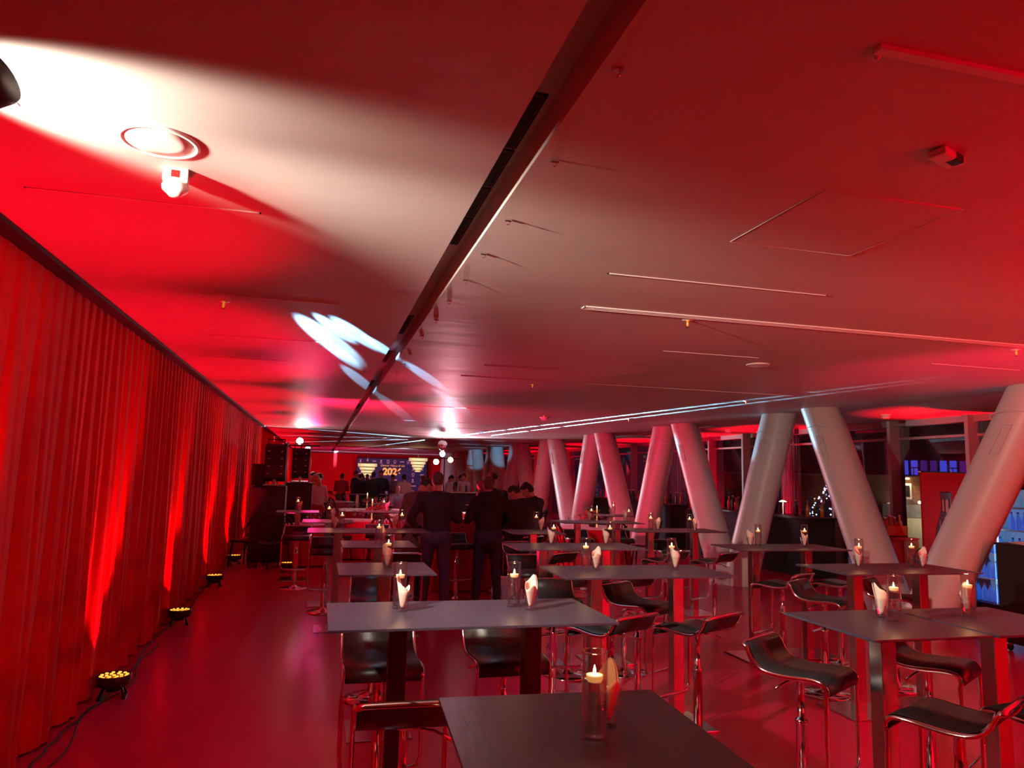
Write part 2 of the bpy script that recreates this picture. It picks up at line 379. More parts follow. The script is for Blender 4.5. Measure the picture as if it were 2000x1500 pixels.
# curtains: one continuous wave-pleated drape per wall
def drape(name, L, z0, z1, xf, mt, step, rows=9, seed=1):
    rnd = random.Random(seed); ph = 0; v = []; fs = []; n = int(L/step)+1; offs = []
    freq = 9.0; amp = 0.021; fa = fb = 1
    slow = [(rnd.uniform(0.5, 2.2), rnd.uniform(0, 6), rnd.uniform(0.3, 1)) for _ in range(5)]
    p2 = 0
    for i in range(n):
        t = i*step
        fr = 1+0.45*sum(a*math.sin(t*w_+p) for w_, p, a in slow)/2.5
        am = 1+0.9*sum(a*math.sin(t*w_*0.7+p*2) for w_, p, a in slow)/2.5
        ph += step*2*PI*5.6*fr; p2 += step*2*PI*2.1*(2-fr)
        offs.append((amp*am*(math.sin(ph)*0.75+0.35*math.sin(2*ph+1)), 0.035*math.sin(p2)))
    for j in range(rows):
        u = j/(rows-1); z = z1+(z0-z1)*u
        k = 0.45+0.55*min(1, u*3)
        for i in range(n):
            t = i*step
            a, b = offs[i]; v.append(xf(t+0.015*math.sin(u*3+t*2)*u, (a*k+b*u)+0.012*math.sin(t*5.0+u*4)*u, z))
    for j in range(rows-1):
        for i in range(n-1): fs.append((j*n+i, j*n+i+1, (j+1)*n+i+1, (j+1)*n+i))
    mb = MB(); mb.add(v, fs, True)
    return mb.build(name, mt)
cu = drape('curtain', YB+3.9, 0.015, CEIL-0.03, lambda t, o, z: (-1.60+o, YF+0.1+t, z), M['curtain'], 0.016, 8, 3)
tag(cu, 'long pleated red curtain running the whole length of the left wall', 'curtain')
cb = drape('curtain', 9.7, 0.02, CEIL-0.12, lambda t, o, z: (-1.5+t, YB-0.12+o, z), M['curtain'], 0.022, 6, 8)
tag(cb, 'red curtain across the far end wall behind the dark blue banner', 'curtain')
tag(MB().box((-1.75, YF, CEIL-0.03), (-1.5, YB, CEIL-0.004)).build('curtain_rail', M['matblack']), 'dark curtain rail under the ceiling along the left curtain', 'curtain rail')
struct(MB().box((-1.4, YB-0.3, CEIL-0.06), (8.0, YB-0.22, CEIL)).build('trim_1', M['white']))

# ------------------------------------------------------------------ zigzag columns
topY = [6.45, 10.42, 14.3, 18.25, 22.2, 26.15, 30.1, 34.0, 38.0, 42]
def topX(y): return 7.85-0.075*(y-6.4) if y < 14.3 else 7.26-0.012*(y-14.3)
def leg_col(y_t, x_t, y_b, x_b, name='slanted_column', r=0.27):
    root = empty(name, ((x_b), (y_b), 0))
    A = Vector((0, 0, -0.05)); B = Vector((x_t-x_b, y_t-y_b, CEIL+0.06)); d = (B-A)
    # facetted steel casing: 16 sides
    mb = MB(); n = 20; vs_ = []
    for k_ in (0, 1):
        c_ = A if k_ == 0 else B
        for i in range(n):
            a = 2*PI*i/n; vs_.append((c_.x+r*math.cos(a), c_.y+r*1.18*math.sin(a), c_.z))
    mb.add(vs_, [(i, (i+1) % n, n+(i+1) % n, n+i) for i in range(n)], True)
    mb.build('column_shaft', M['column'], root)
    rg = MB(); q = A+d*0.86
    e = [(q.x+(r+0.002)*math.cos(2*PI*i/40), q.y+(r+0.002)*1.18*math.sin(2*PI*i/40), q.z-0.06*math.cos(2*PI*i/40)) for i in range(40)]
    rg.tube(e, 0.006, 6, closed=True); rg.build('joint_ring', M['column'], root)
    # raised access plate on the room side
    q = A+d*0.78; nx = (-1, -0.25); l_ = math.hypot(*nx); ux, uy = nx[0]/l_, nx[1]/l_
    pp = []
    for s_ in (0.72, 0.83):
        for a_ in (-0.16, 0.16):
            c_ = A+d*s_; ang = math.atan2(uy, ux)+a_; pp.append((c_.x+(r+0.006)*math.cos(ang), c_.y+(r*1.18+0.006)*math.sin(ang), c_.z))
    t_ = MB(); t_.tube([pp[0], pp[1], pp[3], pp[2]], 0.006, 6, closed=True); t_.build('access_plate', M['column'], root)
    return root
# measured tops and feet; beyond the fifth pair the row simply repeats every 3.95 m
LEGS = [((7.55, 9.65), (7.05, 7.65)), ((7.62, 10.75), (6.98, 11.1)), ((7.38, 13.73), (7.0, 11.5)), ((7.45, 14.67), (7.02, 15.1)), ((7.25, 17.85), (7.0, 15.5)), ((7.32, 18.75), (7.0, 19.1)), ((7.22, 21.87), (7.0, 19.5)), ((7.27, 22.8), (7.0, 23.1))]
for k in range(5):
    y0 = 23.1+3.97*k
    LEGS += [((7.22, y0+2.75), (7.0, y0+0.4)), ((7.27, y0+3.65), (7.0, y0+3.95))]
LEGS = [((7.80, 6.22), (7.05, 7.35))]+LEGS
names = ['first', 'second', 'third', 'fourth', 'fifth', 'sixth', 'seventh', 'eighth', 'ninth', 'tenth', 'eleventh', 'twelfth', 'thirteenth', 'fourteenth', 'fifteenth', 'sixteenth', 'seventeenth', 'eighteenth', 'nineteenth', 'twentieth']
for i, ((xt, yt), (xb, yb)) in enumerate(LEGS):
    o = leg_col(yt, xt, yb, xb)
    tag(o, 'big painted slanted column, %s of the zigzag row counted from the camera' % names[i], 'column', 'zigzag row of slanted columns')
for i, (x, y) in enumerate([(7.03, 7.5), (6.99, 11.3), (7.0, 15.3), (7.0, 19.3), (7.0, 23.3), (7, 27.27), (7, 31.24), (7, 35.2), (7, 39.2)]):
    mb = MB(); n = 32; r0 = 0.275
    vs_ = [(r0*math.cos(2*PI*j/n)*k, 0.50*math.sin(2*PI*j/n)*k, z) for z, k in ((0, 1.0), (0.30, 0.99)) for j in range(n)]
    mb.add(vs_, [(j, (j+1) % n, n+(j+1) % n, n+j) for j in range(n)]+[list(range(n, 2*n))], True)
    o = mb.build('column_foot', M['column'], None, (x, y, 0)); tag(o, 'rounded painted foot where two slanted columns meet the floor, %s from the camera' % names[i], 'column foot', 'feet of the zigzag columns')

# ------------------------------------------------------------------ bar tables
TH = 1.08
def make_table(size=0.655):
    t = empty('bar_table')
    s = size/2
    MB().bbox((-s, -s, TH-0.012), (s, s, TH), 0.002).build('tabletop', M['top'], t)
    MB().bbox((-0.042, -0.042, 0.012), (0.042, 0.042, TH-0.02), 0.004).build('pole', M['steel'], t)
    MB().bbox((-0.15, -0.15, TH-0.024), (0.15, 0.15, TH-0.0125), 0.002).build('mounting_plate', M['black'], t)
    MB().bbox((-0.215, -0.215, 0.0), (0.215, 0.215, 0.012), 0.003).build('base_plate', M['steel'], t)
    return t
TABLES = [
 ('near', 0.705, 1.88, 0.68, 'lone table at the very bottom of the picture', -3),
 ('big1', 0.40, 3.545, .66, 'left half of the front double table'), ('big2', 1.06, 3.54, .66, 'right half of the front double table'),
 ('r1', 2.68, 3.02, .64, 'left half of the double table at the lower right'), ('r2', 3.345, 3.01, .64, 'right half of the double table at the lower right'),
 ('m1', 1.94, 4.93, .64, 'left half of the middle double table'), ('m2', 2.58, 4.93, .64, 'right half of the middle double table'),
 ('rr1', 4.14, 4.93, .62, 'left half of the double table before the nearest columns'), ('rr2', 4.765, 4.93, .62, 'right half of the double table before the nearest columns'),
 ('rl1', 4.33, 6.6, .62, 'left half of the double table before the black counter'), ('rl2', 4.955, 6.6, .62, 'right half of the double table before the black counter'),
 ('k1', 2.10, 6.70, .64, 'left half of the double table behind the middle pair'), ('k2', 2.74, 6.70, .64, 'right half of the double table behind the middle pair'),
 ('l2', 0.475, 5.2, .64, 'single table next behind the front double table'), ('l3', 0.56, 6.93, .66, 'second single table behind the front double table'),
 ('l4a', 0.235, 8.5, .67, 'left half of the double table by the navy jacket'), ('l4b', 0.91, 8.5, .67, 'right half of the double table by the navy jacket'),
 ('l5', 0.14, 10.05, .66, 'nearer of two small tables before the loudspeakers'), ('l6', -0.31, 12.3, .66, 'far table before the loudspeakers beside the curtain'),
 ('l6b', 1.05, 12.55, .66, 'far table behind the grey-sweatered man'),
 ('p1', 4.22, 8.78, .64, 'left half of the double table before the middle columns'), ('p2', 4.865, 8.78, .64, 'right half of the double table before the middle columns'),
 ('q1', 2.52, 8.44, .64, 'table just right of the two seated men'), 
 ('s1', 3.78, 10.33, .64, 'left half of the farthest double table on the right'), ('s2', 4.42, 10.33, .64, 'right half of the farthest double table on the right'),
 ('u1', 5.07, 12.15, .64, 'small far table close to the middle columns'),
]
TB = {}
base_t = None
for row in TABLES:
    k_, x, y, s_, lab = row[:5]; a = math.radians(row[5]) if len(row) > 5 else 0
    if base_t is None:
        o = base_t = make_table(); o.location = (x, y, 0); o.rotation_euler = (0, 0, a)
    else: o = copy_tree(base_t, (x, y, 0), a)
    top = [c for c in kids(o) if c.name.startswith('tabletop')][0]; top.scale = (s_/0.655, s_/0.655, 1)
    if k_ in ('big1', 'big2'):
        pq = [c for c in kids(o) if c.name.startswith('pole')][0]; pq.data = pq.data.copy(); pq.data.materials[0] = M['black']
    tag(o, 'slate bar table, '+lab, 'table', 'tall bar tables with slate tops')
    TB[k_] = (Vector((x, y, 0)), lab)

# ------------------------------------------------------------------ bar stools
def make_stool():
    t = empty('bar_stool')
    MB().lathe([(0.0, 0.0), (0.208, 0.0), (0.212, 0.006), (0.205, 0.014), (0.12, 0.022), (0.045, 0.032), (0.035, 0.05), (0.0, 0.05)], 40).build('base', M['chrome'], t)
    MB().lathe([(0.029, 0.04), (0.029, 0.50), (0.033, 0.505), (0.033, 0.52), (0.019, 0.525), (0.019, 0.735), (0.045, 0.74), (0.045, 0.755), (0.0, 0.755)], 24).build('pole', M['chrome'], t)
    prof = [(0.212, 0.715), (0.218, 0.738), (0.205, 0.765), (0.175, 0.778), (0.12, 0.779), (0.05, 0.772), (-0.03, 0.768), (-0.10, 0.775), (-0.145, 0.795), (-0.175, 0.828), (-0.192, 0.862), (-0.205, 0.882), (-0.222, 0.888)]
    # smooth profile
    P = []
    for i in range(len(prof)-1):
        for q in range(3):
            a = q/3; p0 = prof[max(i-1, 0)]; p1 = prof[i]; p2 = prof[i+1]; p3 = prof[min(i+2, len(prof)-1)]
            P.append(tuple(0.5*((2*p1[k])+(-p0[k]+p2[k])*a+(2*p0[k]-5*p1[k]+4*p2[k]-p3[k])*a*a+(-p0[k]+3*p1[k]-3*p2[k]+p3[k])*a**3) for k in (0, 1)))
    P.append(prof[-1])
    MB().sheet(P, -0.188, 0.188, 0.016).build('seat', M['leather'], t)
    # one flat chrome band: footrest loop, up the front, along both seat edges, across the low back
    w_ = 0.197
    right = [(w_, y, z-0.004) for y, z in P]
    back = [(w_-0.03, -0.228, 0.893), (0, -0.23, 0.894), (-w_+0.03, -0.228, 0.893)]
    left = [(-w_, y, z-0.004) for y, z in reversed(P)]
    down = [(-w_, 0.212, 0.60), (-w_, 0.212, 0.36), (-w_+0.012, 0.214, 0.315), (-w_+0.05, 0.216, 0.30)]
    down2 = [(w_-0.05, 0.216, 0.30), (w_-0.012, 0.214, 0.315), (w_, 0.212, 0.36), (w_, 0.212, 0.60)]
    MB().tube(right+back+left+down+down2, 0.0, 8, closed=True, flat=((1, 0, 0), 0.006, 0.012)).build('frame', M['chrome'], t)
    MB().tube([(0.03, 0, 0.735), (0.12, -0.02, 0.725), (0.19, -0.05, 0.695)], [0.006, 0.006, 0.008], 8).build('lever', M['chrome'], t)
    return t
# image point of the seat centre (0.77 m up), heading in degrees of the sitter (0 = looking down the hall), label
STOOLS = [
 (748, 1303, 180, 'facing the camera behind the left pole of the front double table'),
 (990, 1283, 180, 'facing the camera behind the right pole of the front double table'),
 (790, 1404, 2, 'its low back towards the camera beside the nearest lone table'),
 (1605, 1325, 150, 'turned sideways left of the lower right double table'),
 (1818, 1295, 150, 'turned sideways under the lower right double table'),
 (1850, 1398, 333, 'back to camera at the right half of the lower right double table'),
 (2068, 1402, 350, 'cut off by the right edge of the picture'),
 (1245, 1178, 150, 'turned sideways below the left half of the middle double table'),
 (1362, 1228, 335, 'back to camera below the right half of the middle double table'),
 (1195, 1230, 335, 'back to camera at the right end of the front double table'),
 (1082, 1170, 185, 'facing the camera behind the right end of the front double table'),
 (1034, 1112, 180, 'facing the camera between the middle table and the seated men'),
 (1100, 1140, 345, 'back to camera just behind the left half of the middle double table'),
 (1212, 1140, 345, 'back to camera just behind the right half of the middle double table'),
 (1068, 1093, 335, 'back to camera under the double table behind the middle one'),
 (1022, 1082, 170, 'facing the camera under the double table behind the middle one'),
 (1130, 1052, 185, 'facing the camera right of the red-clothed table'),
 (1208, 1052, 182, 'facing the camera beyond the right middle double table'),
 (1326, 1080, 182, 'facing the camera below the double table at the middle columns'),
 (1395, 1096, 333, 'back to camera standing free right of the middle double table'),
 (1300, 1094, 335, 'back to camera left of the free standing stool'),
 (1528, 1142, 333, 'back to camera below the table in front of the black counter'),
 (1608, 1170, 150, 'turned sideways below the table before the nearest columns'),
 (1640, 1140, 330, 'back to camera deep under the table before the nearest columns'),
 (1745, 1165, 150, 'turned sideways at the foot of the big slanted column'),
 (580, 1046, 182, 'facing the camera at the far table next to the loudspeakers'),
 (637, 1072, 182, 'facing the camera left of the double table by the navy jacket'),
 (737, 1042, 182, 'facing the camera behind the double table beside the navy jacket'),
 (733, 1165, 183, 'facing the camera behind the single table next to the front double table'),
 (745, 1142, 8, 'back to camera at the single table next to the front double table'),
 (785, 1095, 10, 'back to camera at the second single table'),
 (893, 1062, 170, 'between the two standing men in jackets'),
]
base_s = None
STOOL_POS = []
for px, py, h, lab in STOOLS:
    p = PZ(px, py, 0.77); a = -math.radians(h)
    for tv, _ in TB.values():          # keep the round foot clear of a table's base plate
        dx = p.x-tv.x; dy = p.y-tv.y
        if math.hypot(dx, dy) < 0.43:
            p.y = tv.y+(1 if 90 < h < 270 else -1)*math.sqrt(0.43**2-dx*dx)
    if base_s is None: o = base_s = make_stool(); o.location = (p.x, p.y, 0); o.rotation_euler = (0, 0, a)
    else: o = copy_tree(base_s, (p.x, p.y, 0), a)
    STOOL_POS.append(p)
    tag(o, 'black bar stool '+lab, 'bar stool', 'black bar stools around the tables')

# ------------------------------------------------------------------ candle cylinders and napkin glasses
def make_candle():
    t = empty('candle_cylinder')
    h = 0.222; r = 0.0335
    MB().lathe([(0, 0), (r, 0), (r+0.0005, 0.004), (r, h), (r-0.0025, h), (r-0.003, 0.014), (0, 0.012)], 32, cap=False).build('glass_tube', M['glass'], t)
    MB().lathe([(r-0.0025, h-0.0012), (r-0.0012, h+0.0008), (r+0.0004, h-0.0008), (r-0.0012, h-0.002), (r-0.0025, h-0.0012)], 32, cap=False).build('rim', M['glassrim'], t)
    MB().lathe([(0, 0.0135), (r-0.0036, 0.0145), (r-0.0036, 0.15), (0, 0.15)], 32, cap=False).build('water', M['water'], t)
    MB().lathe([(0, 0.146), (0.018, 0.146), (0.021, 0.152), (0.022, 0.163), (0.017, 0.163), (0.004, 0.160), (0, 0.160)], 24, cap=False).build('floating_candle', M['wax'], t)
    MB().lathe([(0, 0.160), (0.003, 0.166), (0.0042, 0.170), (0.003, 0.178), (0, 0.188)], 12, cap=False).build('flame', M['flame'], t)
    l = bpy.data.lights.new('candle_light', 'POINT'); l.energy = 0.35; l.color = (1, 0.5, 0.2); l.shadow_soft_size = 0.006
    lo = bpy.data.objects.new('candle_light', l); COL.objects.link(lo); lo.parent = t; lo.location = (0, 0, 0.196)
    return t
def make_tumbler():
    t = empty('napkin_glass')
    n = 10; pr = [(0.024, 0.0), (0.026, 0.004), (0.030, 0.045), (0.037, 0.062), (0.039, 0.095), (0.0365, 0.095), (0.0345, 0.062), (0.0275, 0.045), (0.022, 0.012), (0, 0.011)]
    MB().lathe([(0, 0)]+pr, n*2, cap=False, smooth=False).build('tumbler', M['glass'], t)
    # square napkin rolled to a cone with a pointed flap
    v = []; fs = []; R_ = 9; n2 = 28
    for j in range(R_):
        u = j/(R_-1)
        for i in range(n2):
            a = i/(n2-1)*PI*2.25-0.6; sp = 0.0012*a
            top = 0.112+0.052*max(0, math.cos(a-0.7))**1.0+0.012*math.sin(a*3+1)
            z = 0.016+(top-0.016)*u; rr = (0.008+0.0245*u**0.8)+0.0012*a*u+0.002*math.sin(a*2.0)*u
            v.append((rr*math.cos(a), rr*math.sin(a)*0.8, z))
    for j in range(R_-1):
        for i in range(n2-1): fs.append((j*n2+i, j*n2+i+1, (j+1)*n2+i+1, (j+1)*n2+i))
    nb = MB(); nb.add(v, fs, True); o = nb.build('napkin', M['paper'], t)
    md = o.modifiers.new('s', 'SOLIDIFY'); md.thickness = 0.0012
    return t
cand0 = glas0 = None
# (table, candle px,py at foot, tumbler px,py at foot, napkin turn)
SET = [
 ('near', 1160, 1447, 1187, 1417, 40), ('big1', 779, 1192, 785, 1194, 120), ('big2', 1003, 1190, 1036, 1191, 30),
 ('r1', 1748, 1213, 1722, 1208, 150), ('r2', 1893, 1205, 1890, 1205, 200), ('m1', 1144, 1113, 1164, 1114, 20), ('m2', 1312, 1109, 1319, 1112, 160),
 ('rr1', 1679, 1107, 1677, 1109, 60), ('rr2', 1782, 1107, 1803, 1109, 10), ('rl1', 1481, 1067, 1466, 1067, 170), ('rl2', 1572, 1068, 1571, 1068, 100),
 ('k1', 1081, 1065, 1076, 1064, 140), ('k2', 1191, 1065, 1183, 1064, 150), ('l2', 757, 1108, 756, 1109, 200), ('l3', 739, 1063, 747, 1061, 80),
 ('l4a', 667, 1034, 653, 1034, 200), ('l4b', 784, 1033, 771, 1033, 30), ('l5', 642, 1016, 650, 1017, 60), ('l6', 581, 998, 585, 999, 10),
 ('l6b', 749, 999, 756, 999, 0), ('p1', 1271, 1036, 1285, 1036, 20), ('p2', 1347, 1038, 1357, 1038, 50), ('q1', 1047, 1035, 1057, 1037, 10),
 ('s1', 1155, 1018, 1151, 1018, 150), ('s2', 1228, 1019, 1221, 1018, 170), ('u1', 1198, 1005, 1193, 1005, 100),
]
for k_, cx, cy, gx, gy, na in SET:
    tp, lab = TB[k_]
    c = PZ(cx, cy, TH); g = PZ(gx, gy, TH)
    if (c-g).length < 0.085: # keep the two side by side on the table
        d = Vector((c.x, c.y, 0)).normalized()
        s_ = 1 if k_ not in ('near', 'r1', 'r2', 'p2') else -1
        side = Vector((-d.y, d.x, 0))
        c = Vector((c.x, c.y, TH)); off = (c+d*0.08*s_)-g
        if s_ > 0: c = Vector((g.x+d.x*0.082, g.y+d.y*0.082, TH))+side*((c-g).dot(side))
        else: g = Vector((c.x+d.x*0.082, c.y+d.y*0.082, TH))+side*((g-c).dot(side))
    if cand0 is None:
        a = cand0 = make_candle(); a.location = c; b = glas0 = make_tumbler(); b.location = g; b.rotation_euler = (0, 0, math.radians(na))
    else:
        a = copy_tree(cand0, c); b = copy_tree(glas0, g, math.radians(na))
    tag(a, 'candle cylinder on the '+lab, 'candle holder', 'floating candle cylinders on the bar tables')
    tag(b, 'napkin in a tumbler on the '+lab, 'napkin glass', 'napkin tumblers on the bar tables')

ORD = 'first second third fourth fifth sixth seventh eighth ninth tenth eleventh twelfth thirteenth fourteenth fifteenth sixteenth seventeenth eighteenth nineteenth twentieth twenty-first twenty-second twenty-third twenty-fourth twenty-fifth twenty-sixth twenty-seventh twenty-eighth twenty-ninth thirtieth'.split()
# ------------------------------------------------------------------ ceiling fittings
def ceil_at(px, py): return PZ(px, py, CEIL)
def linear(name, x0, x1, y, wd, dep, mt, parts=False, lab=None, cat=None, grp=None):
    o = empty(name, ((x0+x1)/2, y, CEIL)); h = (x1-x0)/2
    f = MB(); s = wd/2
    f.box((-h, -s, -dep), (h, -s+0.006, 0)).box((-h, s-0.006, -dep), (h, s, 0)).box((-h, -s, -dep), (-h+0.006, s, 0)).box((h-0.006, -s, -dep), (h, s, 0))
    f.build('frame', M['white'], o)
    if parts:
        MB().box((-h+0.006, -s+0.006, -0.002), (h-0.006, s-0.006, 0)).build('slot', M['matblack'], o)
        MB().box((-h+0.006, -0.003, -dep), (h-0.006, 0.003, -0.002)).build('divider', M['white'], o)
    else: MB().box((-h+0.006, -s+0.006, -dep+0.003), (h-0.006, s-0.006, 0)).build('cover', M['ceiling'], o)
    tag(o, lab, cat, grp); return o
linear('slot_vent', 1.67, 5.6, 4.51, 0.075, 0.008, None, True, 'long black linear air slot across the ceiling right of the recess', 'air vent')
TR = [((1185,535),(1617,576),'nearest one right of the recess, before the long black slot'), ((1290,686),(1485,698),'just before the round ceiling speaker'),
      ((900,734),(1550,773),'the longest, crossed by the blue light streaks'), ((945,714),(1112,724),'short, before the longest one'), ((815,792),(1090,806),'behind the longest one'),
      ((360,568),(663,597),'left of the recess, beside a small sprinkler'), ((45,363),(510,418),'nearest, left of the recess by the smoke detector'), ((1810,711),(2000,722),'at the right edge of the picture'),
      ((412,655),(640,668),'left of the recess, second from the camera behind the sprinkler'), ((385,694),(562,706),'left of the recess, third behind the sprinkler'), ((780,822),(1270,840),'far, in front of the near slanted columns')]
for a, b, lab in TR:
    A, B = ceil_at(*a), ceil_at(*b)
    linear('ceiling_track', A.x, B.x, (A.y+B.y)/2, 0.012, 0.004, None, False, 'thin pale ceiling track, '+lab, 'ceiling track', 'thin tracks across the ceiling')
for i, y in enumerate([18, 21, 24, 27.5, 31]):
    linear('ceiling_track', 2.0, 7.2, y, 0.014, 0.006, None, False, 'distant thin pale ceiling track, %s of five towards the far wall' % ORD[i], 'ceiling track', 'distant ceiling tracks')
o = empty('surface_strip', (0, 0, 0)); A = ceil_at(1705, 97)
MB().box((A.x, A.y-0.03, CEIL-0.014), (A.x+1.2, A.y+0.0, CEIL)).build('strip_housing', M['white'], o); MB().sphere((A.x+0.02, A.y+0.01, CEIL-0.012), 0.010).build('end_cap', M['white'], o)
tag(o, 'surface-mounted strip on the ceiling in the upper right corner', 'light strip')
# access panel outline
o = empty('access_panel', (2.2, 2.65, CEIL)); pr_ = [(1.86-2.2, 2.31-2.65), (2.54-2.2, 2.31-2.65), (2.54-2.2, 2.985-2.65), (1.86-2.2, 2.985-2.65)]
f = MB(); f.tube([(x, y, -0.001) for x, y in pr_], 0.0025, 6, closed=True); f.build('panel_frame', M['white'], o)
MB().box((-0.33, -0.33, -0.0022), (0.33, 0.33, 0)).build('panel_door', M['ceiling'], o); tag(o, 'square flush access panel in the ceiling on the right', 'access panel')
o = empty('access_panel', (-1.35, 2.2, CEIL)); MB().box((-0.33, -0.33, -0.0022), (0.33, 0.33, 0)).build('panel_door', M['ceiling'], o)
MB().tube([(-0.34, -0.34, -0.001), (0.34, -0.34, -0.001), (0.34, 0.34, -0.001), (-0.34, 0.34, -0.001)], 0.0025, 6, closed=True).build('panel_frame', M['white'], o)
tag(o, 'flush access panel in the ceiling at the left edge beside the moving light', 'access panel')
def ceiling_speaker(px, py, r, lab):
    p = ceil_at(px, py); o = empty('ceiling_speaker', p)
    MB().lathe([(r*0.86, -0.004), (r*0.87, -0.009), (r*0.97, -0.010), (r, -0.004), (r, 0)], 48, cap=False).build('rim', M['white'], o)
    MB().lathe([(0, -0.011), (r*0.5, -0.010), (r*0.85, -0.006), (r*0.85, 0)], 48, cap=False).build('grille', M['white'], o)
    tag(o, lab, 'ceiling speaker')
ceiling_speaker(312, 276, 0.135, 'round white ceiling speaker in the white light spot at upper left')
ceiling_speaker(1481, 712, 0.115, 'round white ceiling speaker at right, behind the long black slot')
p = ceil_at(345, 335); o = empty('smoke_detector', p, 0.12)
MB().bbox((-0.045, -0.045, -0.055), (0.045, 0.045, 0), 0.004).build('mounting_box', M['white'], o)
MB().box((-0.015, -0.0465, -0.04), (0.015, -0.044, -0.012)).build('indicator_window', mat('dark_red_window', (0.25, 0.02, 0.02), 0.3), o)
MB().lathe([(0, -0.105), (0.02, -0.103), (0.03, -0.092), (0.047, -0.078), (0.05, -0.062), (0.046, -0.055), (0, -0.055)], 32, cap=False).build('detector_head', M['white'], o)
tag(o, 'white smoke detector on a square box hanging from the ceiling at upper left', 'smoke detector')
HK = [(1207, 133), (1084, 312), (993, 428), (945, 494), (910, 545), (878, 586), (853, 617), (852, 624), (825, 656), (801, 690), (787, 709), (775, 727)]
hook0 = None
for i, (px, py) in enumerate(HK):
    p = ceil_at(px, py)
    if hook0 is None:
        hook0 = o = empty('ceiling_clip', p)
        MB().bbox((-0.016, -0.006, -0.010), (0.016, 0.006, 0), 0.002).build('clip_plate', M['chrome'], o); MB().tube([(0.004, 0, -0.004), (0.008, 0, -0.020), (-0.002, 0, -0.026), (-0.008, 0, -0.020)], 0.003, 6).build('hook', M['chrome'], o)
    else: o = copy_tree(hook0, p)
    w_ = ['nearest', 'second nearest', 'third', 'fourth', 'fifth', 'sixth', 'seventh', 'eighth', 'ninth', 'tenth', 'eleventh', 'twelfth'][i]
    tag(o, 'small metal clip on the ceiling beside the recess, %s from the camera' % w_, 'ceiling clip', 'clips along the recess')
p = ceil_at(1848, 300); o = empty('motion_sensor', p, 0.35)
MB().bbox((-0.075, -0.032, -0.03), (0.075, 0.032, 0), 0.01).build('housing', M['white'], o)
MB().bbox((0.0, -0.034, -0.031), (0.055, 0.006, -0.004), 0.004).build('sensor_window', M['black'], o); tag(o, 'small rectangular sensor box with dark window on the right ceiling', 'sensor')
brass = mat('orange_glass_bulb', (0.8, 0.3, 0.05), 0.25, 0.4, emit=(1, 0.35, 0.05), estr=0.3)
spr0 = None
for px, py, lab in ((1343, 625, 'between the long black slot and the round speaker'), (1985, 683, 'at the right edge of the picture'), (1040, 750, 'under the longest thin track'), (437, 588, 'left of the recess on the red-lit ceiling'),
                    (1062, 812, 'above the far tables'), (1457, 783, 'on the blue light streaks'), (1228, 818, 'in front of the middle columns')):
    p = ceil_at(px, py)
    if spr0 is None:
        spr0 = o = empty('sprinkler', p)
        MB().lathe([(0, -0.004), (0.04, -0.003), (0.042, 0)], 24, cap=False).build('escutcheon', M['white'], o)
        MB().lathe([(0, -0.05), (0.006, -0.045), (0.010, -0.03), (0.006, -0.014), (0.012, -0.010), (0.012, -0.003)], 12, cap=False).build('bulb', brass, o)
        MB().lathe([(0, -0.056), (0.014, -0.055), (0.014, -0.052), (0, -0.051)], 12, cap=False).build('deflector', M['chrome'], o)
    else: o = copy_tree(spr0, p)
    tag(o, 'small hanging sprinkler head '+lab, 'sprinkler', 'sprinkler heads on the ceiling')
dm0 = None
for i, (px, py, lab) in enumerate([(1064, 815, 'near the middle of the hall'), (1422, 839, 'between the first two column pairs'), (1730, 810, 'over the aisle behind the near columns'), (940, 843, 'in the blue beam near the dance floor')]):
    p = ceil_at(px, py)
    if dm0 is None:
        dm0 = o = empty('dome_detector', p); MB().lathe([(0, -0.07), (0.05, -0.065), (0.07, -0.045), (0.075, -0.03), (0.05, -0.02), (0.09, -0.012), (0.09, 0)], 24, cap=False).build('dome', M['white'], o)
    else: o = copy_tree(dm0, p)
    tag(o, 'round white detector dome on the ceiling '+lab, 'detector', 'detector domes')
# air grilles in the recess
for i, (a, b) in enumerate(((2.18, 2.6), (2.62, 3.0), (3.02, 3.4), (3.42, 3.85), (5.8, 6.2), (6.22, 6.6), (7.6, 8.0), (8.02, 8.4), (10.2, 10.9), (14, 15))):
    o = empty('recess_grille', (0.63, (a+b)/2, CEIL+BD)); h = (b-a)/2
    MB().box((-0.045, -h, -0.006), (0.045, h, 0)).build('grille_slot', M['matblack'], o)
    f = MB()
    for x in (-0.047, -0.008, 0.03): f.box((x, -h, -0.010), (x+0.005, h, -0.006))
    f.box((-0.047, -h, -0.01), (0.035, -h+0.01, -0.005)); f.build('grille_bars', M['wall'], o)
    w_ = ['nearest', 'second', 'third', 'fourth', 'fifth', 'sixth', 'seventh', 'eighth', 'ninth', 'tenth'][i]
    tag(o, 'black air grille inside the long ceiling recess, %s from the camera' % w_, 'air grille', 'grilles in the ceiling recess')

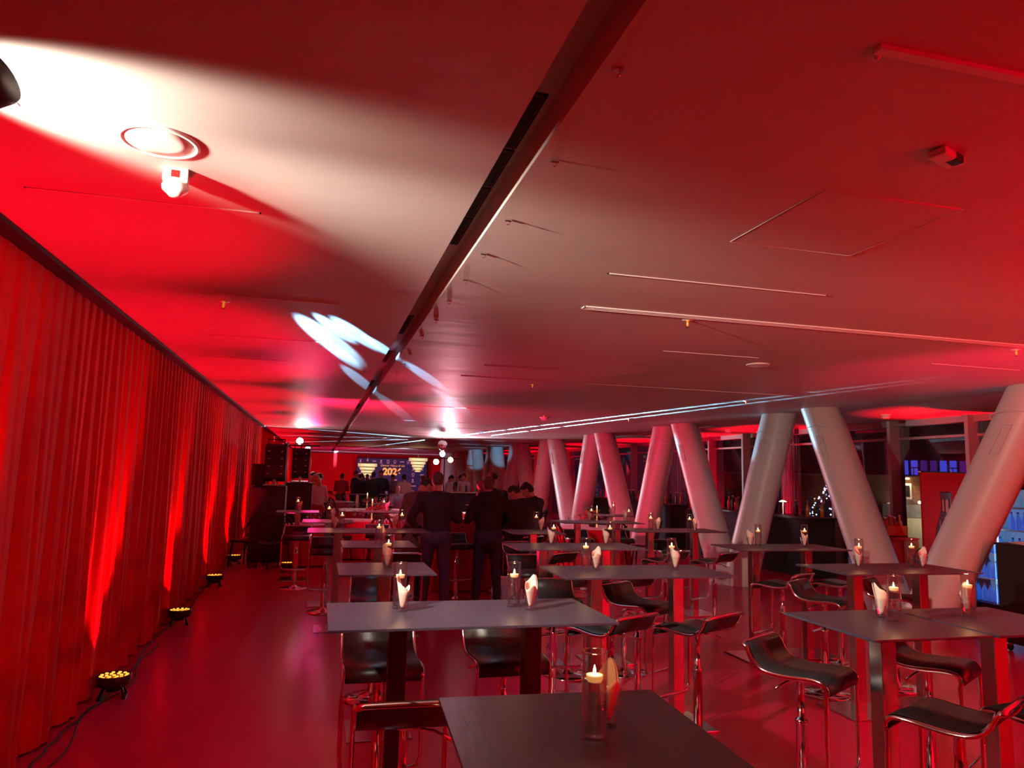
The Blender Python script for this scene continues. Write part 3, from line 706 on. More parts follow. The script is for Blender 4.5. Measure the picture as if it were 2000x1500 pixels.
# ------------------------------------------------------------------ moving light on a stand, left edge
def moving_head(name, loc, rz, tilt, s=1.0, hang=False):
    o = empty(name, loc, rz); k = s
    MB().bbox((-0.13*k, -0.10*k, 0), (0.13*k, 0.10*k, 0.09*k), 0.012*k).build('base', M['black'], o)
    for sx in (-1, 1): MB().bbox((sx*0.125*k-0.02*k, -0.05*k, 0.09*k), (sx*0.125*k+0.02*k, 0.05*k, 0.36*k), 0.012*k).build('yoke_arm', M['black'], o)
    R_ = T(0, 0, 0.30*k) @ Matrix.Rotation(tilt, 4, 'X')
    MB().lathe([(0, -0.15*k), (0.06*k, -0.145*k), (0.085*k, -0.11*k), (0.095*k, 0), (0.10*k, 0.05*k), (0.10*k, 0.11*k), (0.092*k, 0.125*k), (0.08*k, 0.118*k)], 28, mtx=R_, cap=False).build('head', M['black'], o)
    MB().lathe([(0, 0.10*k), (0.082*k, 0.105*k), (0.082*k, 0.11*k), (0, 0.118*k)], 28, mtx=R_, cap=False).build('lens', mat('lamp_lens', (0.9, 0.9, 0.9), 0.1, emit=(0.9, 0.95, 1), estr=3.0), o)
    return o
# the near stand: its head just shows at the left edge
ph = PY(-42, 165, 1.9)
o = empty('moving_light', (ph.x, ph.y, ph.z))
MB().lathe([(0, -0.10), (0.04, -0.095), (0.056, -0.07), (0.062, 0), (0.064, 0.045), (0.060, 0.06), (0, 0.055)], 28, mtx=Matrix.Rotation(math.radians(68), 4, 'Y')@Matrix.Rotation(0.3, 4, 'X'), cap=False).build('head', M['black'], o)
MB().bbox((-0.05, -0.02, -0.30), (-0.02, 0.02, 0.03), 0.008).build('yoke_arm', M['black'], o)
MB().bbox((-0.09, -0.07, -0.40), (0.035, 0.07, -0.29), 0.02).build('base', M['black'], o)
MB().tube([(-0.03, 0, -0.38), (-0.03, 0, -ph.z+0.5)], 0.018, 12).build('pole', M['black'], o)
for k in range(3):
    a = 2*PI*k/3+0.4; MB().tube([(-0.03, 0, -ph.z+0.85), (-0.03+0.5*math.cos(a), 0.5*math.sin(a), -ph.z+0.012)], 0.011, 8).build('leg', M['black'], o)
tag(o, 'black moving light on a stand cut off by the left edge of the picture', 'stage light')

# ------------------------------------------------------------------ uplights and their cable
ledm = mat('amber_led', (1, 0.5, 0.1), 0.3, emit=(1.0, 0.30, 0.03), estr=1.8)
def make_uplight():
    o = empty('uplight')
    MB().lathe([(0, 0.088), (0.10, 0.088), (0.118, 0.10), (0.122, 0.165), (0.116, 0.17), (0.112, 0.158), (0, 0.156)], 32, cap=False).build('housing', M['black'], o)
    l = MB()
    for rr, n, a0 in ((0.0, 1, 0), (0.05, 6, 0), (0.09, 12, 0.2)):
        for i in range(n):
            a = a0+2*PI*i/n; l.lathe([(0, 0.167), (0.011, 0.1655), (0.0125, 0.158)], 10, at=(rr*math.cos(a), rr*math.sin(a), 0), cap=False)
    l.build('led_array', ledm, o)
    for s in (-1, 1):
        MB().tube([(s*0.085, -0.07, 0.012), (s*0.06, -0.03, 0.085)], 0.009, 8).tube([(s*0.085, 0.07, 0.012), (s*0.06, 0.03, 0.085)], 0.009, 8).bbox((s*0.085-0.014, -0.085, 0), (s*0.085+0.014, 0.085, 0.014), 0.004).build('foot_bracket', M['black'], o)
    MB().lathe([(0, 0.05), (0.05, 0.05), (0.055, 0.09), (0, 0.09)], 20, cap=False).build('heat_sink', M['black'], o)
    return o
up0 = None
wn = ['off at the left edge', 'nearest', 'second', 'third', 'fourth', 'fifth', 'sixth', 'seventh', 'eighth', 'ninth', 'tenth', 'eleventh', 'twelfth', 'thirteenth']
for i, y in enumerate(UPLIGHT_Y):
    if up0 is None: o = up0 = make_uplight(); o.location = (-1.43, y, 0)
    else: o = copy_tree(up0, (-1.43, y, 0), 0.1*i)
    tag(o, 'round black floor uplight with amber leds by the left curtain, %s' % (wn[i] if i == 0 else wn[i]+' visible'), 'uplight', 'uplights along the left curtain')
for x, y, lab in ((5.9, 2.95, 'added just outside the right edge of the picture'), (6.4, -2.4, 'behind the camera at the right'), (8.6, -1.2, 'behind the camera near the windows')):
    tag(copy_tree(up0, (x, y, 0)), 'round black floor uplight '+lab, 'uplight', 'uplights out of view')
for i, y in enumerate(WIN_UP):
    tag(copy_tree(up0, (9.85, y, 0)), 'floor uplight at the window wall, %s from the camera' % ORD[i], 'uplight', 'uplights along the windows')
q = copy_tree(up0, (ADDED_PINK.x, ADDED_PINK.y+0.05, 0)); q.rotation_euler = (0.0, 0, 0.3); tag(q, 'added floor spotlight among the far bar tables in front of the loudspeaker stack', 'uplight')  # invented fixture to go with the added pink spot
cb_ = MB(); pts = []; y = 2.5; r_ = random.Random(5)
while y < 30:
    pts.append((-1.50+0.03*math.sin(y*2.1)+r_.uniform(-0.012, 0.012), y, 0.008)); y += 0.12
cb_.tube(pts, 0.007, 6); tag(cb_.build('power_cable', M['matblack']), 'black power cable lying on the floor along the left curtain', 'cable')
cb_ = MB(); pts = []
for i in range(60):
    t = i/59; yy = 4.6+t*3.4; pts.append((-1.44+0.07*math.sin(t*13)*math.sin(t*PI), yy, 0.007))
cb_.tube(pts, 0.005, 6); tag(cb_.build('signal_cable', M['matblack']), 'thin loose black cable curling beside the nearest uplight', 'cable')

# ------------------------------------------------------------------ loudspeakers at the curtain
grille = mat('speaker_grille', (0.035, 0.03, 0.035), 0.5, 0.5, var=0.4, scale=200)
def sub(loc, w_, d_, h_, lab, rz=0):
    o = empty('subwoofer', loc, rz)
    MB().bbox((-w_/2, 0, 0.0), (w_/2, d_, h_), 0.01).build('cabinet', M['matblack'], o)
    MB().bbox((-w_/2+0.02, -0.012, 0.03), (w_/2-0.02, 0.004, h_-0.03), 0.004).build('front_grille', grille, o)
    for z in (h_*0.22, h_*0.85):
        MB().box((-0.13, -0.018, z-0.05), (-0.02, -0.011, z+0.04)).box((0.0, -0.018, z-0.05), (0.11, -0.011, z+0.04)).build('vent', M['matblack'], o)
        MB().tube([(-w_/2, 0.15, z), (-w_/2-0.015, 0.2, z), (-w_/2-0.015, 0.35, z), (-w_/2, 0.4, z)], 0.008, 6).build('handle', M['chrome'], o)
    tag(o, lab, 'loudspeaker'); return o
sub((-0.93, 14.6, 0.0), 0.62, 0.7, 0.70, 'lower black bass loudspeaker of the stack beside the left curtain')
sub((-0.93, 14.6, 0.702), 0.62, 0.7, 0.72, 'upper black bass loudspeaker of the stack beside the left curtain')
sub((-0.42, 16.2, 0.0), 0.55, 0.6, 0.75, 'lower black bass loudspeaker just right of the big stack')
sub((-0.42, 16.2, 0.752), 0.55, 0.6, 0.72, 'upper black bass loudspeaker just right of the big stack')
o = empty('monitor_speaker', (-1.15, 15.05, 1.424)); MB().bbox((-0.14, 0, 0), (0.12, 0.25, 0.42), 0.01).build('cabinet', M['matblack'], o); MB().box((-0.12, -0.006, 0.02), (0.10, 0.001, 0.40)).build('front_grille', grille, o)
tag(o, 'small black speaker box on top of the loudspeaker stack', 'loudspeaker')
frm = mat('grey_rigging_steel', (0.5, 0.48, 0.5), 0.35, 0.6)
def array(loc, n, lab, s=1.0):
    o = empty('line_array', loc); z = 0.10; ang = 0.32; y = 0
    zz = 0.12; yy = 0.0
    for i in range(n):
        a = math.radians(-14+i*9); hh = 0.165*s
        mt_ = T(0, yy, zz) @ Matrix.Rotation(a, 4, 'X')
        MB().bbox((-0.20*s, -0.14*s, 0), (0.20*s, 0.16*s, hh), 0.008, mtx=mt_).build('cabinet', M['matblack'], o)
        MB().bbox((-0.19*s, -0.152*s, 0.012), (0.19*s, -0.138*s, hh-0.012), 0.003, mtx=mt_).build('grille', grille, o)
        for sx in (-0.12, 0.12): MB().sphere((sx*s, -0.156*s, hh*0.5), 0.017*s, mtx=mt_, sc_=(1.6, 0.4, 0.6)).build('handle', M['chrome'], o)
        zz += hh*math.cos(a)+0.006; yy -= hh*math.sin(a)
    MB().tube([(0.21*s, 0.02, 0.0), (0.225*s, -0.06, 0.2), (0.225*s, -0.07, 0.45), (0.21*s, 0.02, zz+0.06)], 0.0, 8, flat=((1, 0, 0), 0.012, 0.04)).build('rigging_arm', frm, o)
    MB().bbox((-0.2*s, -0.1, 0), (0.2*s, 0.14, 0.03), 0.004).bbox((-0.03, -0.03, 0.03), (0.03, 0.03, 0.13), 0.004).build('stand_plate', frm, o)
    MB().tube([(-0.16*s, 0, zz), (-0.16*s, 0.06, zz+0.12), (0.16*s, 0.06, zz+0.12), (0.16*s, 0, zz)], 0.012, 8).build('top_frame', M['black'], o)
    tag(o, lab, 'line array speaker'); return o
array((-0.86, 14.95, 1.424), 4, 'curved black line array on the nearer loudspeaker stack')
array((-0.42, 16.5, 1.474), 4, 'curved black line array partly hidden behind the nearer one', 0.9)

# ------------------------------------------------------------------ light stands, mirror ball, chandeliers, banner
def stand(loc, h, heads, lab):
    o = empty('light_stand', loc)
    MB().tube([(0, 0, 0.35), (0, 0, h)], 0.02, 10).build('pole', M['black'], o)
    for k in range(3):
        a = 2*PI*k/3+0.5; MB().tube([(0, 0, 0.8), (0.5*math.cos(a), 0.5*math.sin(a), 0.012)], 0.013, 8).build('leg', M['black'], o)
    MB().tube([(-0.5, 0, h), (0.5, 0, h)], 0.018, 8).build('crossbar', M['black'], o)
    tag(o, lab, 'light stand')
    for (dx, dz, col, st, lb) in heads:
        q = empty('stage_light', (loc[0]+dx, loc[1]-0.06, h+dz))
        MB().lathe([(0, -0.12), (0.07, -0.11), (0.09, 0), (0.10, 0.08), (0.095, 0.085)], 20, mtx=Matrix.Rotation(PI/2, 4, 'X'), cap=False).build('housing', M['black'], q)
        MB().lathe([(0, 0.075), (0.09, 0.075), (0.0, 0.09)], 20, mtx=Matrix.Rotation(PI/2, 4, 'X'), cap=False).build('lens', mat('lens_glow', col, 0.3, emit=col, estr=st), q)
        MB().tube([(-0.1, 0, 0), (-0.1, 0, -dz*0.8+0.03), (0.1, 0, -dz*0.8+0.03), (0.1, 0, 0)], 0.008, 6).build('bracket', M['black'], q)
        tag(q, lb, 'stage light')
t1, t2 = STAND1, STAND2
stand((t1.x, t1.y, 0), 2.42, [(-0.05, 0.12, (1, 0.95, 0.85), 60, 'warm white blazing stage light on the left stand'), (0.18, -0.12, (0.8, 0.95, 1), 45, 'cool white blazing stage light low on the left stand')], 'black lighting stand behind the line arrays')
stand((t2.x, t2.y, 0), 2.25, [(-0.10, 0.14, (1, 0.9, 0.75), 50, 'warm white stage light on the right stand, uppermost'), (0.18, -0.05, (1, 0.12, 0.04), 60, 'red stage light glowing on the right stand'), (-0.3, -0.13, (0.6, 0.95, 1), 50, 'pale cyan stage light on the right stand')], 'black lighting stand at the right side of the dance floor')
bp = PY(864, 870, 21.5); o = empty('mirror_ball', bp)
mm = mat('mirror_tiles', (0.75, 0.75, 0.78), 0.12, 1.0)
MB().lathe([(0.155*math.sin(PI*k/14), -0.155*math.cos(PI*k/14)) for k in range(15)], 26, smooth=False, cap=False).build('mirror_sphere', mm, o)
MB().tube([(0, 0, 0.15), (0, 0, CEIL-bp.z)], 0.006, 6).build('hanging_cord', M['black'], o); tag(o, 'mirror ball hanging from the ceiling near the stage lights', 'mirror ball')
crys = mat('lit_crystal', (0.95, 0.85, 0.6), 0.2, emit=(1, 0.8, 0.42), estr=1.3)
crys2 = mat('crystal_rods', (0.85, 0.75, 0.6), 0.15, 0.3, emit=(1, 0.7, 0.4), estr=0.35)
def chandelier(px, py, Y, lab):
    p = PY(px, py, Y); o = empty('chandelier', p)
    z = 0
    for i, (r, h) in enumerate(((0.42, 0.17), (0.33, 0.14), (0.27, 0.13), (0.19, 0.12), (0.12, 0.10))):
        m_ = MB(); n = int(60*r/0.42)+10
        for k in range(n):
            a = 2*PI*k/n; m_.bbox((-0.011, -0.006, -h*0.9), (0.011, 0.006, 0), 0.003, mtx=T(r*math.cos(a), r*math.sin(a), z)@rzm(a+PI/2))
        t_ = m_.build('crystal_tier', crys2, o)
        MB().lathe([(r*0.96, z-0.02), (r+0.012, z-0.02), (r+0.012, z+0.012), (r*0.96, z+0.012)], 30, cap=False).build('tier_ring', M['steel'], t_)
        MB().lathe([(0, z-h*0.75), (r*0.7, z-h*0.75), (r*0.75, z-h*0.25), (0, z-h*0.25)], 24, cap=False).build('lamp_glow', crys, t_)
        z -= h
    MB().tube([(0, 0, 0.0), (0, 0, CEIL-p.z)], 0.006, 6).lathe([(0.05, 0), (0.03, 0.08), (0.0, 0.1)], 12, cap=False).build('hanging_cord', M['steel'], o)
    tag(o, lab, 'chandelier', 'crystal chandeliers before the banner')
chandelier(718, 904.5, 33, 'tiered crystal chandelier over the left part of the banner')
chandelier(817, 894, 33, 'tiered crystal chandelier over the right part of the banner, hung higher')

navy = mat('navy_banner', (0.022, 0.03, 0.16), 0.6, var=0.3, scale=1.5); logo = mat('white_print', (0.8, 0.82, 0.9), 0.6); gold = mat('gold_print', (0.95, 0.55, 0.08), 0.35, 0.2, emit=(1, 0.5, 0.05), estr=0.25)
BYY = 43.4
o = empty('banner', (4.13, BYY, 0))
MB().box((-2.07, 0, 0.05), (2.07, 0.03, 2.52)).build('cloth', navy, o)
MB().tube([(-2.09, 0.03, 0.0), (-2.09, 0.03, 2.55), (2.09, 0.03, 2.55), (2.09, 0.03, 0.0)], 0.02, 8).bbox((-2.2, -0.3, 0), (-2.0, 0.3, 0.02)).bbox((2.0, -0.3, 0), (2.2, 0.3, 0.02)).build('stand_frame', M['black'], o)
def text(s, size, x, z, mt, name, parent, y=-0.012, bold=0.0, shear=0, ext=0.003, rx=PI/2, rz=0, align='CENTER'):
    c_ = bpy.data.curves.new(name, 'FONT'); c_.body = s; c_.size = size; c_.extrude = ext; c_.offset = bold; c_.shear = shear; c_.align_x = align; c_.materials.append(mt)
    tmp = bpy.data.objects.new(name, c_); COL.objects.link(tmp); me = bpy.data.meshes.new_from_object(tmp.evaluated_get(bpy.context.evaluated_depsgraph_get())); bpy.data.objects.remove(tmp); q = bpy.data.objects.new(name, me); COL.objects.link(q); q.location = (x, y, z); q.rotation_euler = (rx, 0, rz); q.parent = parent; return q
text('2026', 0.56, 0.02, 1.58, gold, 'year_print', o, bold=0.022)
text('Genuer Henry & Co', 0.17, 0.02, 2.07, gold, 'title_print', o, shear=0.35, bold=-0.001)
lg = MB(); r_ = random.Random(2)
for row, z in enumerate((2.36, 1.98, 1.62, 1.28, 0.95, 0.6)):
    x = -1.95
    while x < 1.95:
        if not (row in (1, 2) and -0.95 < x < 0.75):
            kind = r_.random()
            if kind < 0.45: lg.box((x, -0.008, z-0.03), (x+r_.uniform(0.18, 0.3), -0.001, z+0.03))
            elif kind < 0.75:
                lg.lathe([(0.05, 0), (0.085, 0), (0.085, 0.006), (0.05, 0.006), (0.05, 0)], 16, mtx=T(x+0.1, -0.001, z+0.02)@Matrix.Rotation(PI/2, 4, 'X'), cap=False)
                lg.box((x+0.02, -0.008, z-0.12), (x+0.18, -0.001, z-0.09))
            else: lg.box((x+0.05, -0.008, z-0.09), (x+0.13, -0.001, z+0.09)).box((x, -0.008, z-0.13), (x+0.18, -0.001, z-0.11))
        x += 0.40 if row == 0 else 0.52
lg.build('logo_print', logo, o)
tag(o, 'dark blue banner with small white logos and gold 2026 at the far wall', 'banner')

# ------------------------------------------------------------------ right side: cola panel, cooler, black trolley, counter, crate
pan = mat('red_panel', (0.55, 0.006, 0.012), 0.6, spec=0.2); btl = mat('dark_bottle_print', (0.10, 0.012, 0.02), 0.3); hil = mat('bottle_highlight_print', (0.62, 0.2, 0.16), 0.4)
o = empty('display_panel', (8.86, 8.6, 0))
MB().bbox((-0.44, 0, 0.04), (0.44, 0.035, 1.945), 0.004).build('panel', pan, o)
MB().box((-0.45, -0.004, 1.935), (0.46, 0.04, 1.955)).box((0.42, -0.01, 0), (0.45, 0.05, 1.95)).bbox((-0.4, -0.2, 0), (0.4, 0.25, 0.04)).build('frame', M['steel'], o)
MB().lathe([(0, 0.95), (0.20, 0.95), (0.225, 1.0), (0.20, 1.15), (0.155, 1.26), (0.11, 1.35), (0.088, 1.45), (0.085, 1.53), (0.10, 1.545), (0.10, 1.575), (0.085, 1.58), (0.085, 1.60), (0.105, 1.605), (0.105, 1.65), (0.08, 1.665), (0, 1.665)], 24, mtx=T(-0.02, -0.002, 0)@Matrix.Diagonal((1, 0.03, 1, 1)), cap=False).build('bottle_print', btl, o)
mb = MB()
for x, w_, z0, z1 in ((-0.085, 0.03, 1.38, 1.55), (-0.02, 0.05, 1.36, 1.55), (0.05, 0.015, 1.38, 1.55), (-0.15, 0.012, 1.0, 1.25), (-0.07, 0.02, 0.98, 1.3), (0.06, 0.03, 1.0, 1.3)): mb.box((x-w_/2, -0.012, z0), (x+w_/2, -0.008, z1))
mb.build('bottle_highlight_print', hil, o)
text('Coca-Cola', 0.30, -0.05, 0.66, M['black'], 'script_print', o, y=-0.004, shear=0.5)
tag(o, 'red upright display panel with a big dark cola bottle picture', 'display panel')

ledw = mat('cool_white_led', (0.8, 0.95, 1), 0.3, emit=(0.55, 0.85, 1.0), estr=7); inn = mat('cooler_interior', (0.5, 0.7, 0.85), 0.4, emit=(0.15, 0.5, 0.9), estr=0.25)
o = empty('drinks_cooler', (9.35, 8.25, 0))
c_ = MB(); c_.box((0.55, -0.55, 0.0), (0.6, 0.65, 1.95)).box((0, -0.6, 0), (0.6, -0.55, 1.95)).box((0, 0.62, 0), (0.6, 0.67, 1.95)).box((0, -0.6, 1.72), (0.6, 0.67, 1.95)).box((0, -0.6, 0), (0.6, 0.67, 0.10))
c_.build('cabinet', M['black'], o)
MB().box((0.52, -0.55, 0.1), (0.549, 0.62, 1.72)).build('back_panel', inn, o)
for z in (0.42, 0.78, 1.14, 1.45): MB().box((0.05, -0.54, z), (0.52, 0.61, z+0.015)).build('shelf', M['white'], o)
for y in (-0.55, 0.02, 0.60): MB().box((0.0, y-0.012, 0.11), (0.02, y+0.012, 1.70)).build('led_strip', ledw, o)
for y0, y1 in ((-0.55, 0.0), (0.04, 0.6)):
    d_ = MB().box((-0.03, y0, 0.10), (-0.02, y1, 1.72)).build('glass_door', M['pane'], o); MB().tube([(-0.04, y1-0.04, 0.8), (-0.07, y1-0.04, 0.82), (-0.07, y1-0.04, 1.2), (-0.04, y1-0.04, 1.22)], 0.008, 6).build('handle', M['chrome'], d_)
tag(o, 'tall glass-fronted drinks cooler with cool white led strips at the right', 'drinks cooler')
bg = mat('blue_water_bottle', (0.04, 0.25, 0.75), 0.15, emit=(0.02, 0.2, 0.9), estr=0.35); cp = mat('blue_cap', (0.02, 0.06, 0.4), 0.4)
b0 = None; wz = ['bottom shelf', 'second shelf', 'third shelf', 'upper shelf']
for zi, z in enumerate((0.10, 0.435, 0.795, 1.155)):
    for yi in range(11):
        y = 8.25-0.48+yi*0.1; 
        if abs(yi-5) < 0.5: continue
        if b0 is None:
            b0 = q = empty('water_bottle'); MB().lathe([(0, 0), (0.036, 0), (0.038, 0.01), (0.038, 0.13), (0.03, 0.17), (0.014, 0.21), (0.013, 0.235), (0, 0.235)], 14, cap=False).build('body', bg, q); MB().lathe([(0.015, 0.225), (0.015, 0.25), (0, 0.25)], 10, cap=False).build('cap', cp, q); q.location = (9.53, y, z+0.001)
        else: q = copy_tree(b0, (9.53, y, z+0.001))
        tag(q, 'blue bottle on the %s of the lit cooler, %s from the camera side' % (wz[zi], ORD[yi if yi < 5 else yi-1]), 'bottle', 'blue bottles on the %s of the cooler' % wz[zi])

o = empty('black_trolley', (7.74, 6.20, 0))
MB().bbox((-0.47, -0.25, 0.09), (0.47, 0.25, 1.12), 0.012).build('cabinet', M['matblack'], o)
MB().bbox((-0.48, -0.26, 1.12), (0.48, 0.26, 1.145), 0.006).build('worktop', M['black'], o)
for sx in (-0.40, 0.40):
    for sy in (-0.19, 0.19):
        w_ = MB().bbox((sx-0.02, sy-0.02, 0.06), (sx+0.02, sy+0.02, 0.09), 0.003).build('caster', M['steel'], o)
        MB().lathe([(0, -0.012), (0.034, -0.012), (0.036, 0), (0.034, 0.012), (0, 0.012)], 20, mtx=T(sx, sy+0.012, 0.036)@Matrix.Rotation(PI/2, 4, 'Y'), cap=False).build('wheel', M['black'], w_)
tag(o, 'black service trolley on wheels at the right edge beside the slanted column', 'trolley')
for i in range(4):
    tag(MB().bbox((-0.11, -0.15, 0), (0.11, 0.15, 0.006), 0.001, mtx=rzm(0.3*i-0.4)).build('menu_card', M['white'], None, (7.42+0.13*i, 6.2+0.03*(i % 2), 1.146+0.0065*i)), 'pale menu card on the black trolley, %s from the left in the fan' % ORD[i], 'menu card', 'menu cards on the trolley')

wood = mat('orange_brown_wood', (0.45, 0.16, 0.04), 0.5, var=0.3, scale=8, stretch=(1, 1, 6))
o = empty('side_counter', (8.12, 8.75, 0)); MB().bbox((-0.24, -0.1, 0), (0.24, 0.6, 0.97), 0.006).build('cabinet', pan, o); MB().bbox((-0.02, -0.115, 0.1), (0.24, -0.1, 0.95), 0.003).build('door', wood, o)
MB().bbox((-0.25, -0.12, 0.97), (0.25, 0.61, 0.99), 0.004).build('worktop', pan, o); tag(o, 'low red counter with a brown door left of the red display panel', 'counter')
o = empty('bottle_crate', (8.2, 9.0, 0.991)); cr = MB(); cr.bbox((-0.18, -0.15, 0), (0.18, 0.15, 0.02)).bbox((-0.18, -0.15, 0), (-0.165, 0.15, 0.16)).bbox((0.165, -0.15, 0), (0.18, 0.15, 0.16)).bbox((-0.18, -0.15, 0), (0.18, -0.135, 0.16)).bbox((-0.18, 0.135, 0), (0.18, 0.15, 0.16)); cr.build('crate_walls', wood, o)
tag(o, 'wooden crate filled with small bottles on the low red counter', 'crate')
redb = mat('red_glass_bottle', (0.4, 0.03, 0.02), 0.15, var=0.2); amb = mat('amber_bottle', (0.35, 0.12, 0.02), 0.15, var=0.3)
def bottle(mt, s=1.0):
    q = empty('bottle'); MB().lathe([(0, 0), (0.034*s, 0), (0.036*s, 0.01*s), (0.036*s, 0.15*s), (0.03*s, 0.19*s), (0.014*s, 0.22*s), (0.013*s, 0.285*s), (0, 0.285*s)], 12, cap=False).build('body', mt, q)
    MB().lathe([(0.016*s, 0.27*s), (0.016*s, 0.295*s), (0, 0.295*s)], 10, cap=False).build('cap', M['chrome'], q); return q
BT = [bottle(redb, 0.9), bottle(amb, 1.0), bottle(M['black'], 1.05)]
used = [False]*3
def put_bottle(k, loc, lab, grp):
    if not used[k]: used[k] = True; q = BT[k]; q.location = loc
    else: q = copy_tree(BT[k], loc)
    tag(q, lab, 'bottle', grp)
for i in range(4):
    for j in range(2): put_bottle((i+j) % 2, (8.2-0.12+0.08*i, 8.93+0.12*j, 1.012), 'small bottle in the wooden crate, %s row, %s from the left' % (['front', 'back'][j], ORD[i]), 'bottles in the crate')
# long black bar counter behind the columns
for (x0, y0, y1, lab) in ((8.75, 11.6, 15.4, 'long black bar counter behind the second and third slanted columns'), (8.75, 17.0, 22.5, 'black bar counter farther down behind the columns')):
    o = empty('bar_counter', (x0, y0, 0)); L = y1-y0
    MB().bbox((0, 0, 0), (0.6, L, 1.06), 0.01).build('cabinet', M['matblack'], o); MB().bbox((-0.05, -0.05, 1.06), (0.65, L+0.05, 1.10), 0.006).build('worktop', M['black'], o)
    tag(o, lab, 'bar counter')
    r_ = random.Random(int(y0))
    for i in range(int(L/0.19)):
        put_bottle(r_.randrange(3), (x0+r_.uniform(0.08, 0.5), y0+0.15+i*0.19, 1.101), '%s bottle from the near end of the %s' % (ORD[i], ['long black bar counter', 'farther black bar counter'][int(y0 > 16)]), 'bottles on the '+lab)
o = empty('espresso_machine', (9.0, 15.75, 0)); MB().bbox((-0.25, -0.3, 0), (0.3, 0.45, 1.02), 0.01).build('cabinet', M['matblack'], o)
MB().bbox((-0.2, -0.25, 1.05), (0.25, 0.4, 1.38), 0.05).build('body', mat('red_gloss', (0.6, 0.02, 0.02), 0.15), o); MB().tube([(-0.22, -0.28, 1.41), (-0.22, 0.4, 1.41)], 0.025, 10).build('top_rail', M['chrome'], o)
for k in (-0.15, 0.05, 0.25): MB().tube([(-0.24, k, 1.16), (-0.34, k, 1.15)], 0.014, 8).build('group_handle', M['black'], o)
MB().bbox((-0.22, -0.27, 1.02), (0.27, 0.42, 1.05), 0.005).build('drip_tray', M['chrome'], o)
tag(o, 'red espresso machine with chrome top rail on a black cabinet', 'coffee machine')
o = empty('table_lamp', (8.95, 12.6, 1.101)); MB().lathe([(0, 0), (0.06, 0), (0.06, 0.01), (0.008, 0.02), (0.006, 0.26), (0, 0.26)], 14, cap=False).build('stem', M['chrome'], o)
MB().lathe([(0.0, 0.285), (0.03, 0.282), (0.075, 0.255), (0.07, 0.252), (0.0, 0.262)], 16, cap=False).build('lamp_shade', mat('lamp_glow_white', (1, 0.9, 0.7), 0.4, emit=(1, 0.75, 0.5), estr=3), o)
tag(o, 'small mushroom lamp glowing on the long black bar counter', 'table lamp')
# bead curtains
bead = mat('glitter_bead', (0.7, 0.5, 0.8), 0.1, 1.0); thr = mat('dark_thread', (0.06, 0.01, 0.06), 0.5)
for y0, y1, lab in ((12.95, 13.6, 'glittering string curtain hanging at the window behind the second column pair'), (17.6, 18.6, 'glittering string curtain hanging behind the third column pair')):
    m1 = MB(); r_ = random.Random(3); n = int((y1-y0)/0.028)
    for i in range(n):
        y = y0+(y1-y0)*i/n; x = 9.55+0.03*math.sin(i*1.7)
        m1.box((x-0.003, y-0.003, 0.05), (x+0.003, y+0.003, 2.75))
        for k in range(34):
            z = 0.1+k*0.078+r_.uniform(0, 0.05); m1.sphere((x, y, z), 0.0075, 6, 4)
    m1.box((9.5, y0-0.02, 2.75), (9.6, y1+0.02, CEIL)); q = m1.build('bead_curtain', bead); tag(q, lab, 'bead curtain', kind='stuff')

# ------------------------------------------------------------------ outside, in the dark: brick house and a lit tree
fc = PY(1800, 960, 27.0); nrm = Vector((-fc.x, -fc.y, 0)).normalized(); rz_ = math.atan2(nrm.y, nrm.x)+PI/2
o = empty('brick_house', (fc.x, fc.y, 0), rz_)
brk = brickmat('brick_wall', (0.30, 0.16, 0.08), (0.22, 0.11, 0.06), (0.06, 0.05, 0.04), 3.2)
MB().box((-9, 0, -1.5), (7, 5, 2.1)).build('wall', brk, o)
MB().box((-9.2, -0.3, 2.1), (7.2, 5, 2.18)).build('eaves', M['frame'], o)
MB().box((-9, 0.6, 2.18), (7, 5, 6.5)).build('upper_storey', mat('night_render', (0.05, 0.02, 0.03), 0.7), o)
bwin = mat('blue_lit_window', (0.1, 0.12, 0.6), 0.3, emit=(0.05, 0.09, 0.85), estr=0.9); bwin2 = mat('dim_violet_window', (0.1, 0.05, 0.4), 0.3, emit=(0.12, 0.03, 0.4), estr=0.4)
for i in range(8):
    x = -1.15+i*0.385; wq = MB().bbox((x, 0.5, 2.22), (x+0.27, 0.62, 2.88), 0.02).build('window', bwin if i in (0, 1, 2, 5, 6) else bwin2, o)
    if i in (0, 2, 6): MB().box((x, 0.46, 2.52), (x+0.27, 0.51, 2.57)).box((x+0.08, 0.46, 2.22), (x+0.12, 0.51, 2.52)).build('window_bar', M['frame'], wq)
MB().bbox((-0.72, -0.08, 1.1), (-0.38, 0.05, 1.82), 0.03).build('window', mat('pale_window_frame', (0.6, 0.5, 0.4), 0.5), o)
MB().box((-0.63, -0.1, 1.2), (-0.47, -0.07, 1.72)).build('window_pane', M['black'], o)
MB().box((-1.6, -0.25, 0.3), (3, 0.02, 0.85)).build('fascia', mat('grey_fascia', (0.22, 0.2, 0.18), 0.6), o)
MB().box((-0.8, -0.05, -1.5), (3, 0.02, 0.25)).build('garage_door', mat('cream_garage_door', (0.75, 0.68, 0.42), 0.5), o)
MB().bbox((-0.62, -0.22, 2.0), (-0.46, -0.02, 2.06)).build('wall_lamp', mat('warm_lamp', (1, 0.8, 0.5), 0.5, emit=(1, 0.7, 0.3), estr=12), o)
for x in (-3.9, -0.75, -0.1, 1.1): MB().sphere((x, -0.35, 0.98), 0.06).build('spot_lamp', mat('white_lamp', (1, 1, 0.9), 0.5, emit=(1, 0.97, 0.85), estr=25), o)
tag(o, 'brick house across the street with blue-lit windows, seen through the glass', 'building')
Mh = Matrix.Translation((fc.x, fc.y, 0)) @ rzm(rz_)
